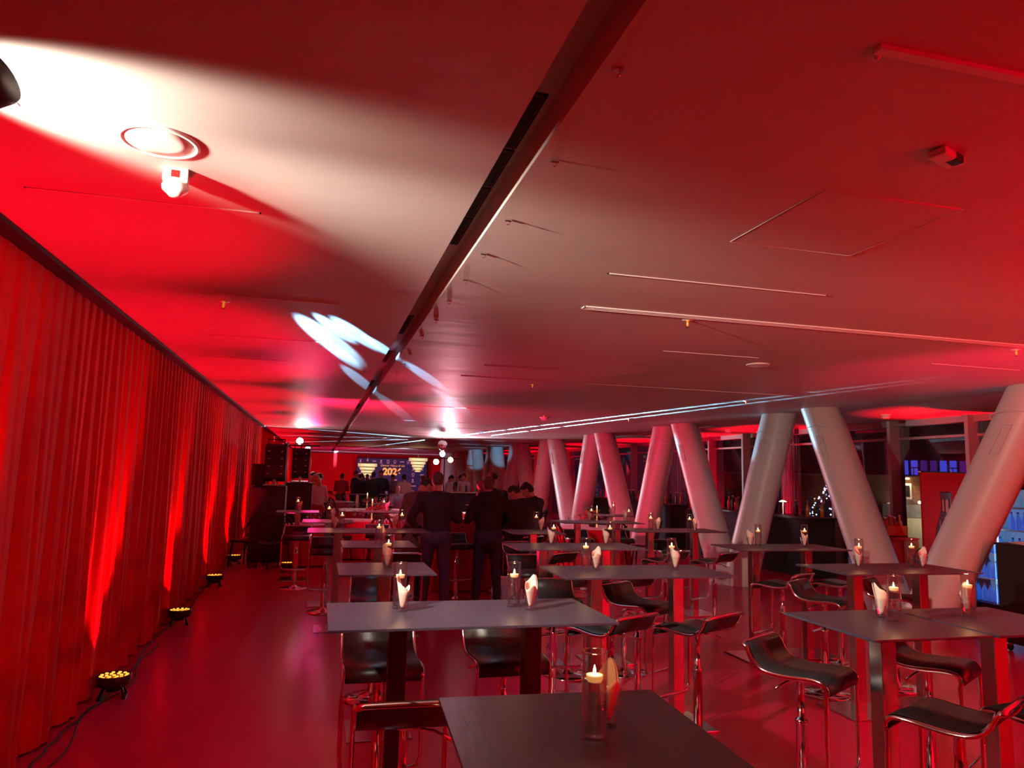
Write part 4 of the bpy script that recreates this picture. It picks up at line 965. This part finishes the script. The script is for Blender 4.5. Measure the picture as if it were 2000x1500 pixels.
lamp('wall_lamp_light', 'SPOT', Mh@Vector((-0.54, -0.3, 1.98)), 60, (1, 0.75, 0.35), Mh@Vector((-0.54, 0.05, 0.4)), 110, 0.8, 0.05)
lamp('facade_lamp_light', 'POINT', Mh@Vector((0.2, -1.2, 0.3)), 60, (1, 0.9, 0.6), radius=0.2)
tp = PY(1640, 1012, 17.5); tr = empty('christmas_tree', (tp.x, tp.y, 0))
MB().tube([(0, 0, 0), (0, 0, 0.5)], 0.06, 8).build('trunk', M['black'], tr)
fol = MB(); r_ = random.Random(9)
for k in range(900):
    u = r_.random()**0.8; a = r_.uniform(0, 2*PI); R2 = 1.05*(1-u)+0.03; z = 0.35+u*1.75; r2 = R2*r_.uniform(0.5, 1)
    fol.add([(r2*math.cos(a), r2*math.sin(a), z), (r2*math.cos(a)+0.08*math.cos(a+0.6), r2*math.sin(a)+0.08*math.sin(a+0.6), z-0.06), (r2*math.cos(a)+0.10*math.cos(a-0.4), r2*math.sin(a)+0.1*math.sin(a-0.4), z-0.03)], [(0, 1, 2)])
fol.lathe([(0, 0.35), (0.7, 0.35), (0.05, 2.0), (0, 2.05)], 14, cap=False)
fol.build('foliage', mat('fir_green', (0.01, 0.03, 0.015), 0.8), tr)
lt = MB()
for k in range(220):
    u = r_.random()**0.8; a = r_.uniform(0, 2*PI); R2 = 1.05*(1-u)+0.05; lt.sphere((R2*math.cos(a), R2*math.sin(a), 0.37+u*1.75), 0.022, 6, 4)
lt.build('string_lights', mat('cool_fairy_light', (0.8, 0.8, 1), 0.5, emit=(0.6, 0.62, 1.0), estr=6), tr)
tag(tr, 'small christmas tree covered in cold white lights outside the window', 'christmas tree')

# ------------------------------------------------------------------ banquet end of the hall
cloth = mat('red_tablecloth', (0.42, 0.012, 0.03), 0.8, var=0.15, scale=5, bump=0.2, bscale=30); linen = mat('white_linen', (0.7, 0.62, 0.64), 0.8)
def skirt(m, rx, ry, z0, z1, n=72, waves=18, amp=0.025, sq=0.3):
    vs_ = []; R_ = 6
    for j in range(R_):
        u = j/(R_-1)
        for i in range(n):
            a = 2*PI*i/n; ca, sa = math.cos(a), math.sin(a); k = 1+amp*u*math.sin(a*waves)/max(rx, ry)+0.04*u
            vs_.append((math.copysign(abs(ca)**sq, ca)*rx*k, math.copysign(abs(sa)**sq, sa)*ry*k, z1+(z0-z1)*u))
    fs = [(j*n+i, j*n+(i+1) % n, (j+1)*n+(i+1) % n, (j+1)*n+i) for j in range(R_-1) for i in range(n)]+[list(range(n))]
    return m.add(vs_, fs, True)
def make_wine():
    q = empty('wine_glass'); MB().lathe([(0, 0), (0.033, 0.001), (0.004, 0.006), (0.0035, 0.085), (0.02, 0.095), (0.035, 0.13), (0.036, 0.16), (0.030, 0.20), (0.0285, 0.20), (0.034, 0.16), (0.033, 0.13), (0, 0.097)], 16, cap=False).build('bowl_and_stem', M['glass'], q); return q
def make_flowers():
    q = empty('flower_arrangement'); r_ = random.Random(4)
    MB().lathe([(0, 0), (0.06, 0), (0.075, 0.05), (0.06, 0.11), (0.05, 0.11), (0, 0.1)], 20, cap=False).build('vase', M['black'], q)
    b_ = MB(); l_ = MB()
    for k in range(46):
        a = r_.uniform(0, 2*PI); R2 = 0.24*math.sqrt(r_.random()); z = 0.15+0.16*(1-(R2/0.26)**2)+r_.uniform(-0.02, 0.03); c0 = Vector((R2*math.cos(a), R2*math.sin(a), z))
        if k % 2:
            for t_ in range(3): b_.sphere(c0+Vector((0, 0, t_*0.008)), 0.034-0.008*t_, 8, 5, sc_=(1, 1, 0.7))
        else:
            for t_ in range(3):
                d = Vector((math.cos(a+t_-1), math.sin(a+t_-1), 0.35)).normalized(); s_ = Vector((-d.y, d.x, 0))*0.02
                l_.add([c0-d*0.02, c0+d*0.05+s_, c0+d*0.13, c0+d*0.05-s_], [(0, 1, 2, 3)])
    b_.build('red_flowers', mat('red_petals', (0.5, 0.02, 0.02), 0.6), q); l_.build('leaves', mat('dark_leaves', (0.03, 0.07, 0.02), 0.5), q)
    q2 = MB().lathe([(0, 0), (0.012, 0), (0.012, 0.38), (0, 0.385)], 10, at=(0.05, -0.12, 0.0), cap=False).build('candle', M['wax'], q); MB().lathe([(0, 0.385), (0.008, 0.40), (0.005, 0.415), (0, 0.43)], 8, at=(0.05, -0.12, 0), cap=False).build('flame', M['flame'], q2)
    return q
def make_chair():
    q = empty('dining_chair')
    MB().bbox((-0.21, -0.20, 0.43), (0.21, 0.22, 0.475), 0.015).build('seat', M['leather'], q)
    for sx in (-1, 1):
        for sy in (-1, 1): MB().tube([(sx*0.18, sy*0.17, 0.44), (sx*0.21, sy*0.22, 0.0)], [0.018, 0.012], 8).build('leg', M['matblack'], q)
    b_ = MB()
    def bp_(u, v): return (0.23*u*(1-0.12*v), -0.20-0.10*v-0.05*(1-u*u)*v*0.6, 0.50+0.42*v)
    rim = [bp_(math.cos(PI*k/16)*1.0, 0.35+0.65*math.sin(PI*k/16)) for k in range(17)]
    rim = [bp_(1, 0)]+rim+[bp_(-1, 0)]
    b_.tube(rim, 0.016, 8)
    for u in (-0.75, -0.45, -0.15, 0.15, 0.45, 0.75):
        for s_ in (-1, 1):
            b_.tube([bp_(u, 0), bp_(u+0.2*s_, 0.35), bp_(u+0.0*s_, 0.65), bp_(max(-0.8, min(0.8, u*0.8+0.15*s_)), 0.92)], 0.008, 6)
    for v in (0.02, 0.5): b_.tube([bp_(-1, v), bp_(0, v), bp_(1, v)], 0.009, 6)
    b_.build('woven_backrest', M['matblack'], q)
    return q
# x, y, half sizes, round?, label
BQ = [(5.35, 13.75, 0.75, 0.75, 'round banquet table near the columns'), (-0.18, 14.1, 0.40, 0.40, 'small cloth-covered table right of the loudspeaker stack'),
      (1.35, 19.4, 0.8, 0.75, 'banquet table behind the pale shirt'), (2.45, 17.2, 0.8, 0.6, 'banquet table before the seated light-blue shirt'),
      (4.4, 18.2, 0.8, 0.7, 'banquet table right of the navy jacket'), (1.2, 15.3, 0.7, 0.5, 'banquet table behind the left bar tables'), (2.5, 14.2, 0.6, 0.6, 'banquet table behind the bending man'),
      (0.3, 24.5, 0.8, 0.8, 'far banquet table left of the aisle'), (2.35, 23.4, 0.7, 0.7, 'far banquet table right of the aisle')]
wine0 = flow0 = chair0 = None
rr_ = random.Random(12)
for x, y, rx, ry, lab in BQ:
    o = empty('banquet_table', (x, y, 0)); sq = 1.0 if abs(rx-ry) < 0.01 else 0.3
    skirt(MB(), rx, ry, 0.03, 0.745, sq=sq).build('tablecloth', cloth, o)
    skirt(MB(), rx*0.985, ry*0.985, 0.744, 0.752, waves=1, amp=0, sq=sq).build('top_cloth', linen, o)
    tag(o, 'red-clothed '+lab, 'table', 'red-clothed banquet tables')
    tz = 0.753
    if rx > 0.5:
        if flow0 is None: f_ = flow0 = make_flowers(); f_.location = (x, y, tz)
        else: f_ = copy_tree(flow0, (x, y, tz), rr_.uniform(0, 6))
        tag(f_, 'red flowers with a candle on the '+lab, 'flowers', 'flower arrangements on the banquet tables')
    n = 12 if rx > 0.5 else 5
    for k in range(n):
        a = 2*PI*k/n+0.3; q_ = (x+rx*0.68*math.cos(a)+rr_.uniform(-0.04, 0.04), y+ry*0.68*math.sin(a)+rr_.uniform(-0.04, 0.04), tz)
        if wine0 is None: g_ = wine0 = make_wine(); g_.location = q_
        else: g_ = copy_tree(wine0, q_)
        tag(g_, '%s stemmed glass clockwise on the %s' % (ORD[k], lab), 'glass', 'stemmed glasses on the '+lab)
    nc = 0 if rx < 0.5 else 3
    for k in range(nc):
        a = -PI/2+(k-1)*0.95; q_ = (x+(rx+0.30)*math.cos(a), y+(ry+0.30)*math.sin(a), 0)
        if chair0 is None: c_ = chair0 = make_chair(); c_.location = q_; c_.rotation_euler = (0, 0, a+PI/2)
        else: c_ = copy_tree(chair0, q_, a+PI/2)
        tag(c_, '%s woven-back chair from the left at the %s' % (ORD[k], lab), 'chair', 'black chairs around the banquet tables')
for px, py, a, lab in ((-1.2, 14.0, 2.6, 'black woven-back chair standing free by the left curtain'), (-0.72, 13.7, 0.5, 'black woven-back chair in front of the loudspeaker stack')):
    tag(copy_tree(chair0, (px, py, 0), a), lab, 'chair')
# far poseur tables and the cloth-covered desk with papers
for x, y, lab in ((-0.62, 18.1, 'far bar table at which the man in the dark suit leans'), (1.1, 21.8, 'far bar table left of the aisle'), (2.1, 22.0, 'far bar table behind the seated man'), (3.1, 21.6, 'far bar table right of the seated man')):
    tag(copy_tree(base_t, (x, y, 0), 0), lab, 'table', 'far bar tables by the dance floor')
dp = PZ(902, 1016, 1.05); o = empty('check_in_desk', (dp.x+0.05, dp.y+0.3, 0))
skirt(MB(), 0.42, 0.35, 0.02, 1.045).build('tablecloth', cloth, o); tag(o, 'tall red-clothed desk between the two standing men', 'desk')
for i, (dx, dy) in enumerate(((-0.15, -0.2), (-0.05, 0.0), (0.16, -0.17))):
    tag(MB().bbox((-0.1, -0.14, 0), (0.1, 0.14, 0.004), 0.001, mtx=rzm(0.3*i)).build('paper_sheet', M['white'], None, (dp.x+0.05+dx, dp.y+0.3+dy, 1.0465+0.0045*i)), ['pale paper sheet at the front left of the red-clothed desk', 'pale paper sheet at the back of the red-clothed desk', 'pale paper sheet at the front right of the red-clothed desk'][i], 'paper')
ip = PZ(905, 938.5, 1.2)
o = tag(empty('service_bar', (5.35, 25.3, 0)), 'waiters\' bar with a red-lit top at the far columns', 'bar counter')
MB().bbox((-0.9, -0.3, 0), (0.9, 0.3, 1.08), 0.01).build('cabinet', M['matblack'], o); MB().bbox((-0.95, -0.35, 1.08), (0.95, 0.35, 1.11), 0.006).build('worktop', linen, o)
for k in range(7): put_bottle(k % 3, (4.65+0.2*k, 25.3+0.08*(k % 2), 1.111), 'bottle standing on the waiters\' bar, number %s from the left' % ['one', 'two', 'three', 'four', 'five', 'six', 'seven'][k], 'bottles on the waiters\' bar')

# ------------------------------------------------------------------ people
def capsule(m, p0, p1, r0, r1, sx=1.0, sy=1.0, R=None, n=14, k=5):
    """tapered round-ended limb; sx, sy squash the cross-section along the body's right and front axes"""
    p0 = Vector(p0); p1 = Vector(p1); t = p1-p0; L = t.length; t = t/L if L > 1e-6 else Vector((0, 0, 1))
    rt = (R @ Vector((1, 0, 0))) if R else Vector((1, 0, 0)); u = (rt-t*t.dot(rt))
    u = u.normalized() if u.length > 0.2 else t.orthogonal().normalized(); v = t.cross(u)
    vs_ = []; rows = []
    for j in range(k+1): a = -PI/2+PI/2*j/k; rows.append((p0+t*(r0*math.sin(a)), r0*math.cos(a)))
    for j in range(k+1): a = PI/2*j/k; rows.append((p1+t*(r1*math.sin(a)), r1*math.cos(a)))
    for c_, r in rows:
        r = max(r, 1e-4)
        for i in range(n): a = 2*PI*i/n; vs_.append(c_+u*(r*sx*math.cos(a))+v*(r*sy*math.sin(a)))
    K = len(rows); fs = [(j*n+i, j*n+(i+1) % n, (j+1)*n+(i+1) % n, (j+1)*n+i) for j in range(K-1) for i in range(n)]+[list(range(n))[::-1], list(range((K-1)*n, K*n))]
    m.add(vs_, fs, True)
def remesh(o, vox, smooth=4):
    md = o.modifiers.new('skin', 'REMESH'); md.mode = 'VOXEL'; md.voxel_size = vox; md.use_smooth_shade = True
    m2 = o.modifiers.new('smooth', 'SMOOTH'); m2.iterations = smooth; m2.factor = 0.5
    return o
SK = mat('skin', (0.60, 0.36, 0.28), 0.5, var=0.06, scale=15); SKD = mat('dark_skin', (0.26, 0.14, 0.10), 0.5, var=0.06)
HAIR = mat('dark_hair', (0.025, 0.018, 0.015), 0.6, var=0.4, scale=120, bump=0.3, bscale=300); HAIRB = mat('brown_hair', (0.11, 0.055, 0.035), 0.6, var=0.3, scale=90); HAIRG = mat('cropped_greying_hair', (0.09, 0.075, 0.07), 0.7, var=0.3, scale=200); BLOND = mat('blond_hair', (0.45, 0.3, 0.16), 0.6)
def C_(nm, c, r=0.8): return mat(nm, c, r, var=0.15, scale=25, bump=0.25, bscale=14)
NAVY = C_('navy_jacket_cloth', (0.018, 0.016, 0.032)); BLK = C_('black_cloth', (0.012, 0.010, 0.014)); JEAN = C_('blue_denim', (0.055, 0.065, 0.15)); DJEAN = C_('dark_denim', (0.025, 0.03, 0.075))
GREY = C_('grey_wool', (0.17, 0.145, 0.15)); PALE = C_('pale_shirt', (0.6, 0.48, 0.45)); MAUV = C_('mauve_shirt', (0.32, 0.2, 0.22)); LBLU = C_('light_blue_shirt', (0.35, 0.38, 0.6)); WHT = C_('white_shirt', (0.75, 0.72, 0.8)); DRED = C_('dark_red_cloth', (0.3, 0.01, 0.02)); GBL = C_('grey_blouse', (0.25, 0.25, 0.3))
SHOE = mat('dark_shoe_leather', (0.02, 0.015, 0.015), 0.35)

def person(label, loc, heading, h=1.8, top=BLK, legs=DJEAN, hair=HAIR, hairlen='short', skin=SK, lean=0, headp=0, heady=0, headr=0, seat=None, arms='down', near=False, hood=False, long_top=0.0, wide=1.0, collar=True, feet_apart=0.0):
    """heading: degrees clockwise from looking down the hall. Body frame: x right, y front, z up."""
    o = empty('person', (loc[0], loc[1], 0), -math.radians(heading)); s = h/1.8
    vox = 0.0125 if near else 0.022
    hipz = 0.93*s if seat is None else seat+0.10
    RX = Matrix.Rotation(-math.radians(lean), 3, 'X'); P0 = Vector((0, 0, hipz))
    def U(x, y, z): return P0+RX @ Vector((x*s*wide if abs(x) > 0.05 else x*s, y*s, z*s))
    waist = U(0, 0, 0.16); chest = U(0, 0.005, 0.38); neck0 = U(0, -0.015, 0.53); 
    HR = RX @ Matrix.Rotation(-math.radians(heady), 3, 'Z') @ Matrix.Rotation(-math.radians(headp), 3, 'X') @ Matrix.Rotation(math.radians(headr), 3, 'Y')
    npv = U(0, -0.01, 0.575)
    def Hd(x, y, z): return npv+HR @ Vector((x*s, y*s, z*s))
    S = [U(sx*0.185, -0.01, 0.475) for sx in (-1, 1)]
    E_, W_ = [], []
    for i, sx in enumerate((-1, 1)):
        am = arms[i] if isinstance(arms, (list, tuple)) else arms
        if am == 'down': e = U(sx*0.245, -0.03, 0.20); w_ = e+Vector((-sx*0.01, 0.05, -0.245))*s
        elif am == 'front': e = U(sx*0.26, 0.02, 0.20); w_ = e+Vector((-sx*0.13, 0.21, 0.03))*s
        elif am == 'pocket': e = U(sx*0.30, -0.06, 0.21); w_ = e+Vector((-sx*0.10, 0.10, -0.20))*s
        elif am == 'table': e = U(sx*0.24, 0.14, 0.24); w_ = e+Vector((-sx*0.08, 0.24, 0.0))*s
        elif am == 'up': e = U(sx*0.24, 0.16, 0.30); w_ = e+Vector((-sx*0.10, 0.06, 0.24))*s
        else: e, w_ = am
        E_.append(e); W_.append(w_)
    H = [Vector((sx*0.095*s, 0, hipz-0.02)) for sx in (-1, 1)]
    if seat is None:
        K = [Vector((sx*(0.11+feet_apart*0.5)*s, 0.025*s, 0.50*s)) for sx in (-1, 1)]; A = [Vector((sx*(0.12+feet_apart)*s, -0.02*s, 0.085*s)) for sx in (-1, 1)]; fy = [0.15, 0.15]
    else:
        K = [Vector((sx*0.14*s, 0.40*s, seat+0.06)) for sx in (-1, 1)]; A = [Vector((sx*0.12*s, 0.30*s, max(0.085*s, seat-0.40*s))) for sx in (-1, 1)]; fy = [0.15, 0.15]
    # continuous body: head, neck, trunk, limbs, hands
    b_ = MB()
    capsule(b_, Hd(0, 0.012, 0.15), Hd(0, 0.005, 0.115), 0.088*s, 0.080*s, 0.86, 1.06, HR)
    capsule(b_, Hd(0, 0.03, 0.10), Hd(0, 0.045, 0.045), 0.062*s, 0.042*s, 0.95, 1.0, HR)          # jaw and chin
    capsule(b_, Hd(0, 0.098, 0.125), Hd(0, 0.115, 0.098), 0.010*s, 0.017*s, 0.9, 1, HR)            # nose
    for sx in (-1, 1):
        capsule(b_, Hd(sx*0.074, -0.006, 0.125), Hd(sx*0.070, 0.004, 0.090), 0.020*s, 0.013*s, 0.5, 1, HR)   # ears
        capsule(b_, Hd(sx*0.015, 0.092, 0.148), Hd(sx*0.052, 0.080, 0.146), 0.011*s, 0.010*s, 1, 1, HR)      # brow
        capsule(b_, Hd(sx*0.04, 0.078, 0.10), Hd(sx*0.03, 0.078, 0.07), 0.018*s, 0.016*s, 1, 1, HR)
    capsule(b_, Hd(-0.018, 0.092, 0.062), Hd(0.018, 0.092, 0.062), 0.010*s, 0.010*s, 1, 1, HR)      # lips
    capsule(b_, U(0, -0.02, 0.50), Hd(0, -0.01, 0.06), 0.062*s, 0.055*s, 1, 1)
    capsule(b_, Vector((0, 0, hipz)), waist, 0.135*s, 0.118*s, 1.1, 0.8); capsule(b_, waist, chest, 0.118*s, 0.14*s, 1.15, 0.78, RX)
    capsule(b_, S[0], S[1], 0.062*s, 0.062*s)
    for i in (0, 1):
        sx = (-1, 1)[i]
        capsule(b_, S[i], E_[i], 0.050*s, 0.040*s); capsule(b_, E_[i], W_[i], 0.040*s, 0.027*s)
        d = (W_[i]-E_[i]).normalized(); side = d.cross(Vector((0, 0, 1))); side = side.normalized() if side.length > 0.3 else Vector((0, 1, 0)); up_ = side.cross(d)
        palm = W_[i]+d*0.085*s; capsule(b_, W_[i]+d*0.02*s, palm, 0.030*s, 0.036*s, 0.9, 0.45)
        for f_, (o2, ln) in enumerate(((-0.030, 0.062), (-0.010, 0.075), (0.010, 0.070), (0.029, 0.055))):
            q0 = palm+side*o2*s; q1 = q0+d*ln*0.6*s-up_*0.008*s; q2 = q1+d*ln*0.4*s-up_*0.022*s
            capsule(b_, q0, q1, 0.0100*s, 0.0092*s); capsule(b_, q1, q2, 0.0092*s, 0.008*s)
        th = -side if sx > 0 else side
        capsule(b_, W_[i]+d*0.03*s+th*0.02*s, W_[i]+d*0.075*s+th*0.058*s-up_*0.012*s, 0.014*s, 0.010*s)
        capsule(b_, H[i], K[i], 0.085*s, 0.055*s); capsule(b_, K[i], A[i], 0.055*s, 0.036*s)
        capsule(b_, A[i]+Vector((0, -0.02, -0.03))*s, A[i]+Vector((0, 0.15, -0.045))*s, 0.034*s, 0.030*s)
    remesh(b_.build('body', skin, o), vox*0.85 if near else vox, 3)
    # upper garment
    t_ = MB(); lt = long_top
    capsule(t_, P0+RX@Vector((0, 0, -0.01-lt))*s, waist, 0.158*s, 0.142*s, 1.14*wide, 0.80, RX); capsule(t_, waist, chest, 0.142*s, 0.166*s, 1.18*wide, 0.80, RX)
    capsule(t_, chest, U(0, -0.01, 0.45), 0.16*s, 0.115*s, 1.20, 0.80, RX)
    capsule(t_, S[0], S[1], 0.080*s, 0.080*s, 1, 1)
    for i in (0, 1):
        capsule(t_, S[i], E_[i], 0.074*s, 0.060*s); capsule(t_, E_[i], W_[i]-(W_[i]-E_[i]).normalized()*0.01, 0.060*s, 0.043*s)
        capsule(t_, U((-1, 1)[i]*0.10, -0.02, 0.50), S[i], 0.066*s, 0.078*s)
    if hood:
        capsule(t_, U(-0.09, -0.075, 0.55), U(0.09, -0.075, 0.55), 0.075*s, 0.075*s); capsule(t_, U(0, -0.10, 0.46), U(0, -0.10, 0.54), 0.10*s, 0.085*s, 1.2, 0.8)
        for sx in (-1, 1): capsule(t_, U(sx*0.10, -0.05, 0.55), U(sx*0.06, 0.075, 0.52), 0.055*s, 0.04*s)
    tp = remesh(t_.build('jacket' if top in (NAVY, BLK) else 'shirt', top, o), vox*1.1, 4)
    if near:
        tx = bpy.data.textures.get('folds') or bpy.data.textures.new('folds', 'CLOUDS'); tx.noise_scale = 0.16
        dm = tp.modifiers.new('folds', 'DISPLACE'); dm.texture = tx; dm.strength = 0.028; dm.mid_level = 0.5
    if collar and not hood:
        cl = MB(); n = 20
        pts_ = [U(0.070*math.cos(2*PI*k/n), -0.012+0.072*math.sin(2*PI*k/n), 0.535+0.012*math.sin(2*PI*k/n+PI)) for k in range(n)]
        cl.tube(pts_, 0.0, 8, closed=True, flat=((0, 0, 1), 0.026*s, 0.010*s)); cl.build('collar', top, o)
    # trousers
    t_ = MB(); capsule(t_, Vector((-0.035*s, -0.02, hipz-0.05)), Vector((0.035*s, -0.02, hipz-0.05)), 0.115*s, 0.115*s, 1, 0.95); capsule(t_, Vector((0, -0.01, hipz-0.06)), Vector((0, -0.01, hipz-0.11)), 0.085*s, 0.06*s) if seat is None else None; capsule(t_, Vector((-0.05*s, -0.005, hipz+0.02)), Vector((0.05*s, -0.005, hipz+0.02)), 0.128*s, 0.128*s, 1, 0.9)
    capsule(t_, Vector((0, 0, hipz)), P0+RX@Vector((0, 0, 0.10))*s, 0.135*s, 0.125*s, 1.12, 0.82)
    for i in (0, 1):
        capsule(t_, H[i]+Vector((0, -0.02, 0))*s, H[i]+(K[i]-H[i])*0.35, 0.112*s, 0.098*s); capsule(t_, H[i]+(K[i]-H[i])*0.3, K[i], 0.10*s, 0.073*s); capsule(t_, K[i], A[i]+Vector((0, 0, 0.01)), 0.074*s, 0.058*s)
    tq = remesh(t_.build('trousers', legs, o), vox*1.1, 3)
    if near:
        dm = tq.modifiers.new('folds', 'DISPLACE'); dm.texture = bpy.data.textures['folds']; dm.strength = 0.018; dm.mid_level = 0.5
    for i in (0, 1):
        t_ = MB(); a = A[i]
        capsule(t_, a+Vector((0, -0.035, -0.035))*s, a+Vector((0, 0.155, -0.047))*s, 0.046*s, 0.038*s, 1, 0.95); capsule(t_, a, a+Vector((0, 0, -0.03))*s, 0.05*s, 0.05*s)
        remesh(t_.build('shoe', SHOE, o), vox, 2)
    # hair
    t_ = MB()
    if hairlen == 'crop': capsule(t_, Hd(0, 0.001, 0.160), Hd(0, -0.012, 0.130), 0.0895*s, 0.086*s, 0.87, 1.05, HR)
    elif hairlen == 'short':
        capsule(t_, Hd(0, -0.004, 0.168), Hd(0, -0.020, 0.120), 0.092*s, 0.084*s, 0.88, 1.04, HR); capsule(t_, Hd(0, 0.05, 0.205), Hd(0, -0.03, 0.215), 0.04*s, 0.05*s, 1.3, 1, HR)
    else:
        capsule(t_, Hd(0, -0.008, 0.165), Hd(0, -0.030, 0.10), 0.098*s, 0.094*s, 0.92, 1.05, HR); capsule(t_, Hd(0, -0.05, 0.12), Hd(0, -0.07, -0.03), 0.085*s, 0.07*s, 1.0, 0.7, HR)
    remesh(t_.build('hair', hair, o), vox*0.8, 2)
    # eyes
    ey = MB()
    for sx in (-1, 1): ey.sphere(Hd(sx*0.033, 0.088, 0.125), 0.0105*s, 10, 7)
    ey.build('eyes', M['black'], o)
    tag(o, label, 'person')
    return o
def foot(px, Y): return PY(px, 1000, Y)

q = foot(853, 9.55); person('person seen from behind in a navy jacket and blue jeans, standing with cropped grey hair', (q.x, q.y), 8, 1.82, NAVY, JEAN, HAIRG, 'crop', headp=8, arms=('pocket', 'front'), near=True, wide=1.12, feet_apart=0.015)
q = foot(818, 10.15); person('person in a long grey sweater bending the head beside the navy jacket', (q.x-0.06, q.y), 40, 1.80, GREY, BLK, HAIR, 'crop', lean=14, headp=40, heady=18, arms='front', near=True, long_top=0.16, collar=True)
q = foot(954, 9.95); person('person seen from behind in a black hooded jacket and dark jeans', (q.x, q.y), 0, 1.76, BLK, DJEAN, HAIRB, 'short', headp=20, arms=('front', 'pocket'), near=True, hood=True, wide=1.18, long_top=0.10, feet_apart=0.035)
q = foot(961, 12.0); person('person in a dark suit turning right, behind the black hooded jacket', (q.x, q.y), 20, 1.82, BLK, BLK, HAIR, 'short', heady=45, near=True)
q = foot(1024, 10.1); person('person with cropped hair in a black jacket, head bowed left, beside the hooded man', (q.x, q.y), -25, 1.76, NAVY, BLK, HAIR, 'crop', lean=10, headp=42, heady=-30, seat=0.76, arms='table', near=True, wide=1.1)
q = foot(1050, 10.95); person('person in a black jacket bending left behind the man with the bowed head', (q.x, q.y), -40, 1.78, BLK, BLK, HAIR, 'short', lean=12, headp=28, heady=-20, headr=0, seat=0.76, arms='table', near=True)
FAR = [(600, 18.9, 70, 1.78, BLK, BLK, HAIR, 'short', 16, 30, 0, None, 'front', 'person in a dark suit leaning over a far bar table near the line arrays'),
 (618, 17.7, -25, 1.70, PALE, DRED, BLOND, 'long', 6, 20, -20, None, 'front', 'person in a pale loose shirt with blond hair near the line arrays'),
 (609, 19.6, -120, 1.74, DRED, BLK, HAIR, 'short', 0, 15, 0, None, 'front', 'person half hidden between the dark suit and the pale shirt'),
 (588, 22.4, 150, 1.70, DRED, BLK, HAIRB, 'short', 0, 0, 0, None, 'down', 'person behind the dark suit, only the head showing'),
 (664, 26.5, 20, 1.70, DRED, BLK, HAIR, 'short', 0, 20, 0, None, 'front', 'person in dark red standing alone before the far curtain'),
 (689, 26.0, 70, 1.76, BLK, BLK, HAIR, 'short', 18, 20, 0, None, 'front', 'person in a dark jacket leaning left of the banner'),
 (691, 28.5, 120, 1.80, BLK, BLK, HAIRB, 'short', 0, 10, 0, None, 'down', 'person behind the leaning dark jacket, left of the banner'),
 (705, 27.5, 190, 1.66, BLK, BLK, HAIR, 'long', 4, 25, 0, None, 'front', 'person with white collar under the left chandelier'),
 (714, 30.0, 180, 1.68, BLK, BLK, HAIR, 'short', 0, 10, 0, None, 'down', 'person right behind the white collar under the left chandelier'),
 (726, 25.5, 5, 1.78, BLK, BLK, HAIR, 'short', 0, 5, 0, None, 'front', 'person all in black seen from behind before the banner'),
 (741, 26.5, 185, 1.84, NAVY, BLK, HAIRB, 'short', 0, 12, 0, None, 'front', 'tall person in a dark suit facing the camera before the banner'),
 (764, 27.5, 160, 1.70, MAUV, BLK, HAIRB, 'short', 0, 15, 0, None, 'front', 'person in a mauve shirt below the gold year'),
 (787, 25.0, -10, 1.72, PALE, BLK, HAIR, 'short', 4, 5, 0, None, 'front', 'person in a pinkish shirt seen from behind below the banner'),
 (775, 21.6, 185, 1.70, LBLU, BLK, SK, 'crop', 0, 10, 0, 0.47, 'table', 'seated person in a light blue shirt facing the camera'),
 (829, 25.5, -60, 1.70, GBL, BLK, HAIRB, 'long', 8, 10, 0, None, 'front', 'person in a grey blouse with brown hair at the right end of the banner'),
 (870, 26.3, 100, 1.76, WHT, BLK, HAIR, 'short', 10, 25, 0, None, 'front', 'waiter in a white shirt pouring at the far service bar, leftmost of three'),
 (896, 26.9, 160, 1.74, BLK, BLK, HAIR, 'short', 0, 20, 0, None, 'front', 'waiter in a black waistcoat behind the far service bar, in the middle'),
 (904, 26.0, -140, 1.80, WHT, BLK, HAIRB, 'short', 0, 10, 0, None, 'down', 'waiter in a white shirt behind the far service bar, rightmost of three'),
 (939, 15.4, -60, 1.68, DRED, DRED, HAIR, 'long', 0, 10, 0, 0.76, 'front', 'seated person in a red dress left of the black hooded jacket')]
for (px, Y, hd, hh, tp_, lg_, hr_, hl, ln, hp, hy, st, am, lab) in FAR:
    q = foot(px, Y); person(lab, (q.x, q.y), hd, hh, tp_, lg_, hr_, hl, lean=ln, headp=hp, heady=hy, seat=st, arms=am)

for (px, Y, a, lab) in ((1024, 10.1, 25, 'black bar stool under the man with the bowed cropped head'), (1050, 10.95, 40, 'black bar stool under the man bending left'), (939, 15.4, 60, 'black bar stool under the person in the red dress')):
    q = foot(px, Y); tag(copy_tree(base_s, (q.x, q.y, 0), math.radians(a)), lab, 'bar stool', 'black bar stools around the tables')
q = foot(775, 21.6); tag(copy_tree(chair0, (q.x, q.y, 0), math.radians(180-5)), 'woven-back chair under the seated person in light blue', 'chair')
